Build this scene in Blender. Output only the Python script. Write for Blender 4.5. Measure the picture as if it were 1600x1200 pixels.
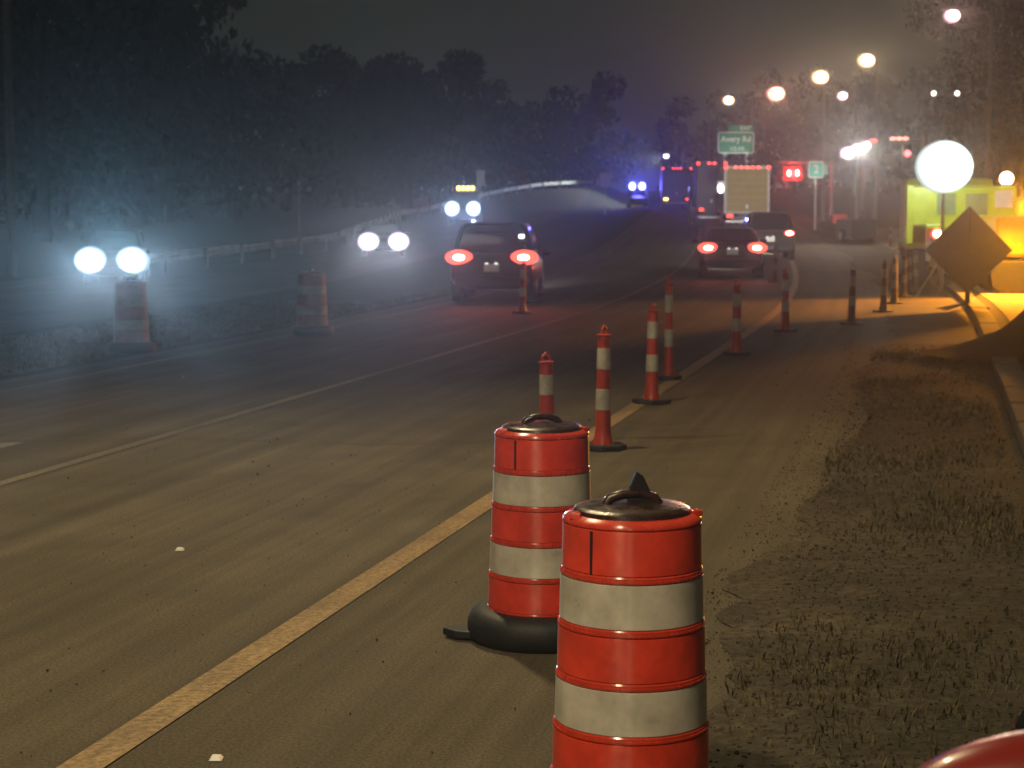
import bpy, math, random
from mathutils import Vector, Matrix, Euler
R = math.radians
rnd = random.Random(7)
sc = bpy.context.scene
col = sc.collection
for o in list(bpy.data.objects):
    bpy.data.objects.remove(o)

# ------------------------------------------------------------------ camera
F, CXP, CYP = 2800.0, 800.0, 600.0          # focal length and centre in photo pixels
CAM_H, PITCH = 2.0, math.atan(270 / 2800)
cam = bpy.data.cameras.new('camera')
cam.sensor_width = 36
cam.lens = 36 * F / 1600
cam.clip_start, cam.clip_end = 0.1, 3000
cam.dof.use_dof = True
cam.dof.focus_distance = 6.8
cam.dof.aperture_fstop = 5.6
camo = bpy.data.objects.new('camera', cam)
camo.location = (0, 0, CAM_H)
camo.rotation_euler = (math.pi / 2 - PITCH, 0, 0)
col.objects.link(camo)
sc.camera = camo

# ------------------------------------------------------------------ world, sun, exposure
w = bpy.data.worlds.new('World')
sc.world = w
w.use_nodes = True
nt = w.node_tree
nt.nodes.clear()
sky = nt.nodes.new('ShaderNodeTexSky')
sky.sky_type = 'NISHITA'
sky.sun_disc = False
sky.sun_elevation = R(2)
sky.sun_rotation = R(200)
b1 = nt.nodes.new('ShaderNodeBackground')
b1.inputs[1].default_value = 0.004
nt.links.new(sky.outputs[0], b1.inputs[0])
b2 = nt.nodes.new('ShaderNodeBackground')       # town glow on low cloud
b2.inputs[0].default_value = (0.76, 1.0, 0.94, 1)
tc = nt.nodes.new('ShaderNodeTexCoord')
nz = nt.nodes.new('ShaderNodeTexNoise')
nz.inputs['Scale'].default_value = 5.0
nz.inputs['Detail'].default_value = 5.0
mr = nt.nodes.new('ShaderNodeMapRange')
mr.inputs[1].default_value, mr.inputs[2].default_value = 0.3, 0.7
mr.inputs[3].default_value, mr.inputs[4].default_value = 0.009, 0.015
nt.links.new(tc.outputs['Generated'], nz.inputs['Vector'])
nt.links.new(nz.outputs[0], mr.inputs[0])
nt.links.new(mr.outputs[0], b2.inputs[1])
ad = nt.nodes.new('ShaderNodeAddShader')
nt.links.new(b1.outputs[0], ad.inputs[0])
nt.links.new(b2.outputs[0], ad.inputs[1])
wo = nt.nodes.new('ShaderNodeOutputWorld')
nt.links.new(ad.outputs[0], wo.inputs[0])

sl = bpy.data.lights.new('sun', 'SUN')           # what little light the night sky throws from one side
sl.energy = 0.10
sl.angle = R(20)
sl.color = (1.0, 0.86, 0.66)
so = bpy.data.objects.new('sun', sl)
so.rotation_euler = (R(48), 0, R(-20))
col.objects.link(so)

vs = sc.view_settings
sc.display_settings.display_device = 'sRGB'
vs.view_transform = 'Standard'
vs.look = 'None'
vs.exposure = 0.18
vs.gamma = 1.0
vs.use_curve_mapping = False
sc.cycles.max_bounces = 5
sc.cycles.diffuse_bounces = 2
sc.cycles.glossy_bounces = 3
sc.cycles.transmission_bounces = 4
sc.cycles.volume_bounces = 0
sc.cycles.transparent_max_bounces = 6
sc.cycles.sample_clamp_indirect = 4.0
sc.cycles.use_denoising = True
sc.cycles.caustics_reflective = False
sc.cycles.caustics_refractive = False

# ------------------------------------------------------------------ terrain
def X1(y):
    """x of the right edge line of the carriageway at distance y"""
    if y < 30:
        return -3 + 0.235 * y
    return 4.05 + 0.1 * (y - 30) + 3.375 * (1 - math.exp(-(y - 30) / 25))

def sm(a, b, x):
    t = max(0.0, min(1.0, (x - a) / (b - a)))
    return t * t * (3 - 2 * t)

RAIL = [(-13.2, 60), (-11.3, 70), (-8.6, 85), (-8.4, 110), (-8.3, 135), (-5.2, 152), (-2.0, 165), (3.0, 180), (9.0, 193)]
def rail_x(y):
    for (xa, ya), (xb, yb) in zip(RAIL, RAIL[1:]):
        if ya <= y <= yb:
            return xa + (xb - xa) * (y - ya) / (yb - ya)
    return None

def zg(x, y):
    t = y - 60
    z = 0.023 * (0.5 * (t + math.sqrt(t * t + 200)))
    if y > 320:
        z = min(z, 0.023 * 262)
    z -= 0.023 * 0.5 * (-60 + math.sqrt(3800))
    o = x - X1(y)
    z -= 0.42 * sm(-8.5, -14.5, o) * sm(12, 30, y)
    z -= 0.22 * sm(-8.0, -10.5, o) * (1 - sm(-10.5, -14, o)) * sm(8, 16, y)
    rx = rail_x(min(y, 193)) if y < 260 else None
    if rx is not None and y > 135:
        d = abs(x - rx)
        z += 1.9 * sm(135, 190, y) * (1 - sm(200, 255, y)) * math.exp(-(max(0, d - 1.0) / 3.5) ** 2) 
    if o > 4.1:
        z += 0.12 * sm(4.1, 4.3, o)
        z += 0.5 * sm(8, 30, o)
    return z

cp, sp = math.cos(PITCH), math.sin(PITCH)
def ray(px, py):
    u, v = (px - CXP) / F, (CYP - py) / F
    return Vector((u, cp + v * sp, v * cp - sp))
def pt(px, py, Y):
    d = ray(px, py)
    return Vector((0, 0, CAM_H)) + d * (Y / d.y)
def gpt(px, py):
    """ground point seen at a photo pixel"""
    d = ray(px, py)
    Y = 3.0
    while Y < 400:
        p = Vector((0, 0, CAM_H)) + d * (Y / d.y)
        if p.z <= zg(p.x, p.y):
            return Vector((p.x, p.y, zg(p.x, p.y)))
        Y *= 1.004
    return p
def gx(px, Y):
    """ground point under a photo column at distance Y"""
    x = (px - CXP) / F * Y * 1.0
    return Vector((x, Y, zg(x, Y)))

# ------------------------------------------------------------------ materials
def mat(name, base=(0.5, 0.5, 0.5), rough=0.6, metal=0.0, noise=None, bump=0.0, spec=0.5, coat=0.0, nscale=None, rvar=0.0):
    """principled material; noise = (scale, amount) varies the colour, bump adds fine relief"""
    m = bpy.data.materials.new(name)
    m.use_nodes = True
    n, l = m.node_tree.nodes, m.node_tree.links
    p = n['Principled BSDF']
    p.inputs['Base Color'].default_value = (*base, 1)
    p.inputs['Roughness'].default_value = rough
    p.inputs['Metallic'].default_value = metal
    p.inputs['Specular IOR Level'].default_value = spec
    p.inputs['Coat Weight'].default_value = coat
    if noise:
        t = n.new('ShaderNodeTexCoord')
        q = n.new('ShaderNodeTexNoise')
        q.inputs['Scale'].default_value = noise[0]
        q.inputs['Detail'].default_value = 6
        q.inputs['Roughness'].default_value = 0.65
        l.new(t.outputs['Object'], q.inputs['Vector'])
        r = n.new('ShaderNodeMapRange')
        r.inputs[1].default_value, r.inputs[2].default_value = 0.3, 0.7
        r.inputs[3].default_value, r.inputs[4].default_value = 1 - noise[1], 1 + noise[1] * 0.5
        l.new(q.outputs[0], r.inputs[0])
        x = n.new('ShaderNodeVectorMath')
        x.operation = 'SCALE'
        x.inputs[0].default_value = base
        l.new(r.outputs[0], x.inputs['Scale'])
        l.new(x.outputs[0], p.inputs['Base Color'])
        if rvar:
            r2 = n.new('ShaderNodeMapRange')
            r2.inputs[1].default_value, r2.inputs[2].default_value = 0.3, 0.7
            r2.inputs[3].default_value, r2.inputs[4].default_value = rough - rvar, rough + rvar
            l.new(q.outputs[0], r2.inputs[0])
            l.new(r2.outputs[0], p.inputs['Roughness'])
        if bump:
            b = n.new('ShaderNodeBump')
            b.inputs['Strength'].default_value = bump
            b.inputs['Distance'].default_value = 0.02
            l.new(q.outputs[0], b.inputs['Height'])
            l.new(b.outputs[0], p.inputs['Normal'])
    return m

def emit(name, c, s):
    m = bpy.data.materials.new(name)
    m.use_nodes = True
    n, l = m.node_tree.nodes, m.node_tree.links
    n.clear()
    e = n.new('ShaderNodeEmission')
    e.inputs[0].default_value = (*c, 1)
    e.inputs[1].default_value = s
    o = n.new('ShaderNodeOutputMaterial')
    l.new(e.outputs[0], o.inputs[0])
    return m

def emit_soft(name, c, s, rim):
    """a lamp glass with its glare painted in: hottest in the middle, dimmer and tinted towards its edge"""
    m = emit(name, c, s)
    n, l = m.node_tree.nodes, m.node_tree.links
    e = [x for x in n if x.type == 'EMISSION'][0]
    t = n.new('ShaderNodeTexCoord')
    sub = n.new('ShaderNodeVectorMath')
    sub.operation = 'SUBTRACT'
    sub.inputs[1].default_value = (0.5, 0.5, 0.5)
    l.new(t.outputs['Generated'], sub.inputs[0])
    sc_ = n.new('ShaderNodeVectorMath')
    sc_.operation = 'MULTIPLY'
    sc_.inputs[1].default_value = (2, 0, 2)
    l.new(sub.outputs[0], sc_.inputs[0])
    ln = n.new('ShaderNodeVectorMath')
    ln.operation = 'LENGTH'
    l.new(sc_.outputs[0], ln.inputs[0])
    rp = n.new('ShaderNodeValToRGB')
    el = rp.color_ramp.elements
    el[0].position, el[0].color = 0.0, (*c, 1)
    el[1].position, el[1].color = 1.0, (*[0.012 * v for v in rim], 1)
    for pos, k, col_ in ((0.45, 0.75, c), (0.70, 0.22, rim), (0.86, 0.055, rim)):
        q = el.new(pos)
        q.color = (*[k * v for v in col_], 1)
    l.new(ln.outputs['Value'], rp.inputs[0])
    l.new(rp.outputs[0], e.inputs[0])
    return m

def ground_mat(name, c1, c2, fine, rough, streak=False, bump=0.3, patch=0.35, c3=None):
    """uses the uv map (offset across the road, distance along it) in metres"""
    m = bpy.data.materials.new(name)
    m.use_nodes = True
    n, l = m.node_tree.nodes, m.node_tree.links
    p = n['Principled BSDF']
    p.inputs['Specular IOR Level'].default_value = 0.25
    uv = n.new('ShaderNodeUVMap')
    def noise(scale, sx, sy, detail=5, rg=0.6):
        mp = n.new('ShaderNodeMapping')
        mp.inputs['Scale'].default_value = (sx, sy, 1)
        l.new(uv.outputs[0], mp.inputs[0])
        q = n.new('ShaderNodeTexNoise')
        q.inputs['Scale'].default_value = scale
        q.inputs['Detail'].default_value = detail
        q.inputs['Roughness'].default_value = rg
        l.new(mp.outputs[0], q.inputs['Vector'])
        return q.outputs[0]
    def rng(x, a, b, c, d):
        r = n.new('ShaderNodeMapRange')
        r.inputs[1].default_value, r.inputs[2].default_value = a, b
        r.inputs[3].default_value, r.inputs[4].default_value = c, d
        l.new(x, r.inputs[0])
        return r.outputs[0]
    def mul(a, b):
        q = n.new('ShaderNodeMath')
        q.operation = 'MULTIPLY'
        l.new(a, q.inputs[0])
        l.new(b, q.inputs[1])
        return q.outputs[0]
    big = noise(0.35, 1, 1, 4)
    grain = noise(fine, 1, 1, 3, 0.8)
    mid = noise(2.2, 1, 1, 6, 0.7)
    mx = n.new('ShaderNodeMix')
    mx.data_type = 'RGBA'
    l.new(rng(big, 0.35, 0.65, 0, 1), mx.inputs[0])
    mx.inputs[6].default_value = (*c1, 1)
    mx.inputs[7].default_value = (*c2, 1)
    f = mul(rng(grain, 0.36, 0.64, 0.55, 1.5), rng(mid, 0.3, 0.7, 1 - patch, 1 + patch))
    if streak:
        st = noise(1.0, 2.6, 0.045, 5, 0.65)           # wheel tracks and drag marks along the lane
        f = mul(f, rng(st, 0.35, 0.68, 0.8, 1.3))
        st2 = noise(1.0, 9.0, 0.16, 4, 0.6)
        f = mul(f, rng(st2, 0.35, 0.7, 0.92, 1.14))
    x = n.new('ShaderNodeVectorMath')
    x.operation = 'SCALE'
    l.new(mx.outputs[2], x.inputs[0])
    l.new(f, x.inputs['Scale'])
    l.new(x.outputs[0], p.inputs['Base Color'])
    l.new(rng(mid, 0.3, 0.7, rough - 0.12, rough + 0.12), p.inputs['Roughness'])
    b = n.new('ShaderNodeBump')
    b.inputs['Strength'].default_value = bump
    b.inputs['Distance'].default_value = 0.012
    l.new(grain, b.inputs['Height'])
    l.new(b.outputs[0], p.inputs['Normal'])
    return m

M = {}
M['asphalt'] = ground_mat('asphalt', (0.070, 0.059, 0.039), (0.094, 0.080, 0.054), 70, 0.82, True, 0.25, 0.2)
M['asphalt_old'] = ground_mat('asphalt_old', (0.085, 0.075, 0.060), (0.060, 0.054, 0.046), 45, 0.85, True, 0.3, 0.28)
M['dirt'] = ground_mat('dirt', (0.066, 0.055, 0.037), (0.028, 0.026, 0.019), 16, 0.9, False, 0.7, 0.55)
M['turf'] = ground_mat('turf', (0.030, 0.040, 0.024), (0.044, 0.048, 0.030), 9, 0.95, False, 0.7, 0.4)
M['clay'] = ground_mat('clay', (0.25, 0.195, 0.13), (0.18, 0.14, 0.095), 12, 0.85, False, 0.5, 0.35)
M['line_white'] = ground_mat('line_white', (0.19, 0.165, 0.115), (0.125, 0.11, 0.078), 30, 0.6, True, 0.15, 0.35)
M['line_yellow'] = ground_mat('line_yellow', (0.30, 0.205, 0.10), (0.22, 0.155, 0.08), 30, 0.6, True, 0.15, 0.25)
M['orange'] = mat('orange_plastic', (0.56, 0.050, 0.024), 0.26, noise=(9, 0.22), bump=0.06, rvar=0.1)
M['orange_sheet'] = mat('orange_sheeting', (0.78, 0.062, 0.032), 0.34, noise=(7, 0.34), bump=0.05, rvar=0.08)
M['white_sheet'] = mat('white_sheeting', (0.60, 0.57, 0.50), 0.34, noise=(6, 0.34), bump=0.07, rvar=0.1)
for k_ in ('orange', 'orange_sheet', 'white_sheet'):      # drawn sheeting: highlights stretch up and down
    n_, l_ = M[k_].node_tree.nodes, M[k_].node_tree.links
    tg = n_.new('ShaderNodeTangent')
    tg.direction_type = 'RADIAL'
    tg.axis = 'Z'
    pb_ = n_['Principled BSDF']
    l_.new(tg.outputs[0], pb_.inputs['Tangent'])
    pb_.inputs['Anisotropic'].default_value = 0.92
    pb_.inputs['Anisotropic Rotation'].default_value = 0.25
    pb_.inputs['Specular IOR Level'].default_value = 0.8
M['rubber'] = mat('black_rubber', (0.016, 0.019, 0.02), 0.6, noise=(12, 0.3), bump=0.3)
M['drum_top'] = mat('dark_plastic', (0.034, 0.016, 0.010), 0.3, noise=(16, 0.4), bump=0.12, rvar=0.1)
M['dimmed_orange'] = mat('dimmed_orange', (0.20, 0.075, 0.042), 0.6, noise=(7, 0.45))  # left drums: their weak lighting is put into the colour
M['dimmed_white'] = mat('dimmed_white', (0.24, 0.20, 0.15), 0.6, noise=(7, 0.45))
M['post_orange'] = mat('post_orange', (0.40, 0.042, 0.022), 0.35, noise=(9, 0.35), rvar=0.1)
M['post_white'] = mat('post_white', (0.42, 0.40, 0.35), 0.35, noise=(11, 0.35), rvar=0.1)
M['post_dark'] = mat('backlit_post', (0.055, 0.035, 0.026), 0.6, noise=(9, 0.4))  # shade of the back-lit posts put into body and band colour
M['band_dark'] = mat('backlit_band', (0.16, 0.15, 0.13), 0.55, noise=(9, 0.4))
M['black'] = mat('black_plastic', (0.015, 0.015, 0.016), 0.45, noise=(20, 0.2))
M['tyre'] = mat('tyre_rubber', (0.018, 0.018, 0.018), 0.8, noise=(20, 0.2))
M['rim'] = mat('alloy', (0.35, 0.35, 0.36), 0.35, 0.9, noise=(20, 0.1))
M['glass'] = mat('dark_glass', (0.012, 0.014, 0.016), 0.06, noise=(6, 0.1), coat=0.3)
M['steel'] = mat('galvanised_steel', (0.42, 0.43, 0.43), 0.45, 0.7, noise=(14, 0.25), rvar=0.1)
M['rail'] = mat('white_rail', (0.74, 0.76, 0.72), 0.45, 0.0, noise=(1.3, 0.35), rvar=0.1)
M['pole'] = mat('pole_aluminium', (0.22, 0.21, 0.19), 0.5, 0.3, noise=(8, 0.2))
M['wood'] = mat('weathered_wood', (0.13, 0.11, 0.085), 0.85, noise=(9, 0.4), bump=0.4)
M['bark'] = mat('bark', (0.07, 0.055, 0.04), 0.9, noise=(6, 0.4), bump=0.6)
M['concrete'] = mat('concrete', (0.085, 0.077, 0.062), 0.85, noise=(5, 0.35), bump=0.3)
M['white_paint'] = mat('white_paint', (0.72, 0.71, 0.66), 0.5, noise=(5, 0.15))
M['sign_green'] = mat('sign_green', (0.028, 0.24, 0.135), 0.4, noise=(5, 0.12))
M['sign_white'] = mat('sign_white', (0.75, 0.78, 0.74), 0.4, noise=(5, 0.1))
M['sign_back'] = mat('sign_back', (0.035, 0.022, 0.02), 0.7, 0.0, noise=(4, 0.25))
M['sign_red'] = mat('sign_red', (0.62, 0.07, 0.05), 0.4, noise=(5, 0.12))
M['sign_orange'] = mat('sign_orange', (0.75, 0.22, 0.04), 0.4, noise=(5, 0.12))
M['lime'] = mat('lime_yellow_paint', (0.56, 0.70, 0.025), 0.35, noise=(3, 0.15), coat=0.4)
M['yellow'] = mat('machine_yellow', (0.72, 0.42, 0.02), 0.4, noise=(4, 0.2), coat=0.2)
M['tan_door'] = mat('tan_door', (0.47, 0.36, 0.085), 0.55, noise=(3, 0.15))
M['box_white'] = mat('box_white', (0.66, 0.66, 0.62), 0.4, noise=(4, 0.12))
M['soil'] = mat('soil', (0.012, 0.012, 0.011), 0.95, noise=(7, 0.5), bump=0.9, spec=0.1)
def leafmat(name, c):
    m = mat(name, c, 0.9, noise=(0.6, 0.5), spec=0.05)
    return m
M['leaf'] = leafmat('leaf', (0.024, 0.031, 0.020))
M['leaf2'] = leafmat('leaf_far', (0.020, 0.028, 0.024))
M['blade'] = mat('grass_blade', (0.14, 0.118, 0.07), 0.9, noise=(3, 0.6), spec=0.05)
M['pebble'] = mat('pebble', (0.075, 0.064, 0.045), 0.9, noise=(9, 0.5), spec=0.1)
M['e_head'] = emit_soft('headlamp_glow', (0.86, 0.93, 1.0), 16, (0.55, 0.75, 1.0))
M['e_headw'] = emit_soft('headlamp_pink', (1.0, 0.92, 1.0), 15, (0.85, 0.65, 1.0))
M['e_blue'] = emit_soft('blue_lamp', (0.55, 0.58, 1.0), 16, (0.12, 0.14, 1.0))
M['e_brake'] = emit('brake_lamp', (1.0, 0.08, 0.055), 2.6)
M['e_tail'] = emit('tail_lamp', (1.0, 0.06, 0.05), 3.5)
M['e_brakehot'] = emit('brake_bulb', (1.0, 0.66, 0.42), 16)
M['e_amber'] = emit('amber_lamp', (1.0, 0.55, 0.10), 9)
M['e_white'] = emit('small_white_lamp', (1.0, 0.92, 0.86), 5)
M['e_plate'] = emit('plate_lamp', (1.0, 0.86, 0.80), 1.6)
M['e_street'] = emit_soft('street_lamp_glow', (1.0, 0.82, 0.62), 22, (1.0, 0.55, 0.25))
M['e_street_pink'] = emit_soft('street_lamp_pink', (1.0, 0.84, 0.88), 20, (1.0, 0.55, 0.65))
M['e_balloon'] = emit_soft('balloon_glow', (0.95, 1.0, 0.97), 34, (0.80, 1.0, 0.97))
M['e_red'] = emit('red_signal', (1.0, 0.08, 0.09), 6)
M['tail_red'] = mat('red_lens', (0.45, 0.02, 0.02), 0.2, noise=(9, 0.1), coat=0.5)
def paint(name, c, rough=0.3):
    return mat(name, c, rough, 0.0, noise=(2.5, 0.12), coat=0.25, spec=0.3)
P = dict(dark=paint('dark_paint', (0.010, 0.011, 0.013)), silver=paint('silver_paint', (0.30, 0.31, 0.32)),
         navy=paint('navy_paint', (0.02, 0.03, 0.06)), red=paint('red_paint', (0.15, 0.012, 0.009), 0.3),
         grey=paint('grey_paint', (0.035, 0.035, 0.038)), white=paint('white_car_paint', (0.6, 0.6, 0.58)))

# ------------------------------------------------------------------ mesh helpers
class MB:
    def __init__(s):
        s.v, s.f = [], []
    def add(s, vs, fs):
        k = len(s.v)
        s.v += [tuple(v) for v in vs]
        s.f += [tuple(i + k for i in f) for f in fs]
        return s
    def box(s, c, d, rz=0.0, rx=0.0, taper=1.0):
        hx, hy, hz = d[0] / 2, d[1] / 2, d[2] / 2
        m = Matrix.Translation(c) @ Matrix.Rotation(rz, 4, 'Z') @ Matrix.Rotation(rx, 4, 'X')
        vs = [m @ Vector((x * hx * (taper if z > 0 else 1), y * hy * (taper if z > 0 else 1), z * hz)) for z in (-1, 1) for x, y in ((-1, -1), (1, -1), (1, 1), (-1, 1))]
        return s.add(vs, [(3, 2, 1, 0), (4, 5, 6, 7), (0, 1, 5, 4), (1, 2, 6, 5), (2, 3, 7, 6), (3, 0, 4, 7)])
    def tube(s, pts, rad, n=10, caps=True):
        pts = [Vector(p) for p in pts]
        rads = rad if isinstance(rad, (list, tuple)) else [rad] * len(pts)
        vs, fs = [], []
        up = Vector((0, 0, 1))
        prev = None
        for i, p in enumerate(pts):
            t = (pts[min(i + 1, len(pts) - 1)] - pts[max(i - 1, 0)]).normalized()
            a = t.cross(up if abs(t.z) < 0.95 else Vector((1, 0, 0))).normalized() if prev is None else (prev - t * prev.dot(t)).normalized()
            prev = a
            b = t.cross(a)
            for k in range(n):
                g = 2 * math.pi * k / n
                vs.append(p + (a * math.cos(g) + b * math.sin(g)) * rads[i])
        for i in range(len(pts) - 1):
            for k in range(n):
                k2 = (k + 1) % n
                fs.append((i * n + k, i * n + k2, (i + 1) * n + k2, (i + 1) * n + k))
        if caps:
            fs.append(tuple(range(n - 1, -1, -1)))
            fs.append(tuple((len(pts) - 1) * n + k for k in range(n)))
        return s.add(vs, fs)
    def lathe(s, prof, n=40, c=(0, 0, 0)):
        vs, fs = [], []
        for r, z in prof:
            for k in range(n):
                g = 2 * math.pi * k / n
                vs.append((c[0] + r * math.cos(g), c[1] + r * math.sin(g), c[2] + z))
        for i in range(len(prof) - 1):
            for k in range(n):
                k2 = (k + 1) % n
                fs.append((i * n + k, i * n + k2, (i + 1) * n + k2, (i + 1) * n + k))
        fs.append(tuple(range(n - 1, -1, -1)))
        fs.append(tuple((len(prof) - 1) * n + k for k in range(n)))
        return s.add(vs, fs)
    def ball(s, c, r, n=16, m=10, sq=(1, 1, 1)):
        prof = [(max(1e-4, r * math.sin(math.pi * i / m)), -r * math.cos(math.pi * i / m)) for i in range(m + 1)]
        k = len(s.v)
        s.lathe(prof, n)
        for i in range(k, len(s.v)):
            v = s.v[i]
            s.v[i] = (c[0] + v[0] * sq[0], c[1] + v[1] * sq[1], c[2] + v[2] * sq[2])
        return s
    def prism(s, poly, p0, ax, ay, depth):
        """polygon in the plane (ax, ay) at p0, thickened along depth vector"""
        p0, ax, ay, depth = Vector(p0), Vector(ax), Vector(ay), Vector(depth)
        n = len(poly)
        a = [p0 + ax * u + ay * v for u, v in poly]
        vs = a + [q + depth for q in a]
        fs = [tuple(range(n - 1, -1, -1)), tuple(range(n, 2 * n))] + [(i, (i + 1) % n, n + (i + 1) % n, n + i) for i in range(n)]
        return s.add(vs, fs)
    def loft(s, rings, caps=True):
        n = len(rings[0])
        vs = [v for r in rings for v in r]
        fs = []
        for i in range(len(rings) - 1):
            for k in range(n):
                k2 = (k + 1) % n
                fs.append((i * n + k, i * n + k2, (i + 1) * n + k2, (i + 1) * n + k))
        if caps:
            fs.append(tuple(range(n - 1, -1, -1)))
            fs.append(tuple((len(rings) - 1) * n + k for k in range(n)))
        return s.add(vs, fs)
    def build(s, name, m, parent=None, smooth=False, bevel=0.0, uv=None):
        me = bpy.data.meshes.new(name)
        me.from_pydata(s.v, [], s.f)
        me.materials.append(m)
        if uv:
            lay = me.uv_layers.new(name='UVMap')
            for lp in me.loops:
                lay.data[lp.index].uv = uv[lp.vertex_index]
        me.update()
        import bmesh
        if not uv and len(s.f) < 60000:
            bm = bmesh.new()
            bm.from_mesh(me)
            bmesh.ops.recalc_face_normals(bm, faces=bm.faces)
            if bevel:
                bmesh.ops.bevel(bm, geom=list(bm.edges), offset=bevel, segments=2, affect='EDGES', profile=0.6, clamp_overlap=True)
            bm.to_mesh(me)
            bm.free()
        if smooth:
            for p_ in me.polygons:
                p_.use_smooth = True
            me.set_sharp_from_angle(angle=R(38))
        o = bpy.data.objects.new(name, me)
        col.objects.link(o)
        if parent:
            o.parent = parent
        return o

def tag(o, label=None, cat=None, group=None, kind=None):
    if label: o['label'] = label
    if cat: o['category'] = cat
    if group: o['group'] = group
    if kind: o['kind'] = kind
    return o
def empty(name, loc, rz=0.0, label=None, cat=None, group=None):
    o = bpy.data.objects.new(name, None)
    o.empty_display_size = 0.2
    o.location = loc
    o.rotation_euler = (0, 0, rz)
    col.objects.link(o)
    return tag(o, label, cat, group)
def copy_tree(o, parent=None):
    c = o.copy()
    col.objects.link(c)
    c.parent = parent
    for ch in o.children:
        copy_tree(ch, c)
    return c
def lamp(kind, loc, energy, color, parent=None, size=0.05, aim=None, cone=None, blend=1.0):
    d = bpy.data.lights.new('lamp', kind)
    d.energy = energy
    d.color = color
    d.shadow_soft_size = size
    if kind == 'SPOT':
        d.spot_size = cone
        d.spot_blend = blend
    o = bpy.data.objects.new('lamp', d)
    o.location = loc
    if aim is not None:
        v = Vector(aim)
        o.rotation_euler = v.to_track_quat('-Z', 'Y').to_euler()
    col.objects.link(o)
    if parent:
        o.parent = parent
    return o

# ------------------------------------------------------------------ haze (thin scattering air that carries the glow of the lamps)
def haze():
    m = bpy.data.materials.new('haze')
    m.use_nodes = True
    n, l = m.node_tree.nodes, m.node_tree.links
    n.clear()
    v = n.new('ShaderNodeVolumePrincipled')
    v.inputs['Color'].default_value = (0.86, 0.96, 1.0, 1)
    v.inputs['Density'].default_value = HAZE
    v.inputs['Anisotropy'].default_value = 0.9
    o = n.new('ShaderNodeOutputMaterial')
    l.new(v.outputs[0], o.inputs['Volume'])
    b = MB().box((0, 420, 18), (1700, 1100, 44))
    h = b.build('haze', m)
    tag(h, kind='stuff')
    m.volume_intersection_method = 'FAST' if hasattr(m, 'volume_intersection_method') else 0
    return h
HAZE = 0.0015

# ------------------------------------------------------------------ ground, roads and markings
YS = [-40, -30, -20, -12, -8, -4] + [0.8 * i for i in range(0, 60)] + [48 + 1.6 * i for i in range(0, 45)] + [120 + 4 * i for i in range(0, 30)] + [240 + 20 * i for i in range(0, 20)] + [640, 700, 760, 820, 880, 940]
OS = [-780, -500, -300, -180, -120, -80, -60, -45, -36, -31, -28, -25.5, -24, -22.5, -21, -19.5, -18, -16.5, -15, -14, -13, -12, -11, -10.3, -9.6, -9, -8.5, -7.9, -7.2, -5.6, -3.7, -1.8, 0, 1.2, 2.4, 3.1, 3.75, 4.1, 4.3, 4.8, 5.5, 6.5, 8, 10, 12, 15, 19, 24, 30, 40, 60, 90, 140, 220, 340, 520, 780]
def strip(name, o_list, y_list, m, dz=0.0, kind='structure', fz=None, warp=None):
    b = MB()
    uv = []
    for y in y_list:
        for o in o_list:
            if warp:
                o = warp(o, y)
            x = X1(y) + o
            b.v.append((x, y, (fz or zg)(x, y) + dz))
            uv.append((o, y))
    n = len(o_list)
    for j in range(len(y_list) - 1):
        for i in range(n - 1):
            b.f.append((j * n + i, j * n + i + 1, (j + 1) * n + i + 1, (j + 1) * n + i))
    o = b.build(name, m, smooth=True, uv=uv)
    return tag(o, kind=kind)
strip('ground', OS, YS, M['turf'])
strip('road', [o for o in OS if -7.9 <= o <= 2.4], YS, M['asphalt'], 0.02)
strip('opposing_road', [o for o in OS if -25.5 <= o <= -15], YS, M['asphalt_old'], 0.02)
wk = [0.0]
for _ in range(900):
    wk.append(wk[-1] * 0.93 + rnd.gauss(0, 0.035))
def ragged(o, y):
    return o + (wk[int(y * 8) % 900] + 0.08 * math.sin(y * 0.5) - 0.2 if o < 2.45 else 0)
strip('dirt_verge', [2.4, 2.75, 3.1, 3.75], [0.125 * i for i in range(0, 320)] + [40 + 2 * i for i in range(46)], M['dirt'], 0.026, warp=ragged)
strip('dirt_ground', [o for o in OS if 4.3 <= o <= 15], [y for y in YS if -12 < y < 26], M['dirt'], 0.015)
strip('clay_ground', [o for o in OS if 4.3 <= o <= 19], [y for y in YS if 25 < y < 100], M['clay'], 0.015)
YF = [y for y in YS if y < 260]
# painted lines: one object each
def pline(name, o0, wd, y_list, m, dz=0.026):
    return strip(name, [o0 - wd / 2, o0 + wd / 2], y_list, m, dz, fz=lambda x, y: zg(x, y))
pline('edge_line', 0.0, 0.17, YF, M['line_yellow'])
pline('lane_line', -3.75, 0.11, YF, M['line_white'])
pline('left_edge_line', -7.2, 0.10, YF, ground_mat('line_faded', (0.105, 0.093, 0.07), (0.07, 0.062, 0.046), 30, 0.7, True, 0.15, 0.4))
# old lane line that was ground off and still shows
pline('worn_lane_line', -4.9, 0.30, [y for y in YS if 0 < y < 16], ground_mat('worn_paint', (0.16, 0.145, 0.115), (0.09, 0.08, 0.065), 20, 0.7, True, 0.2, 0.5))

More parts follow.
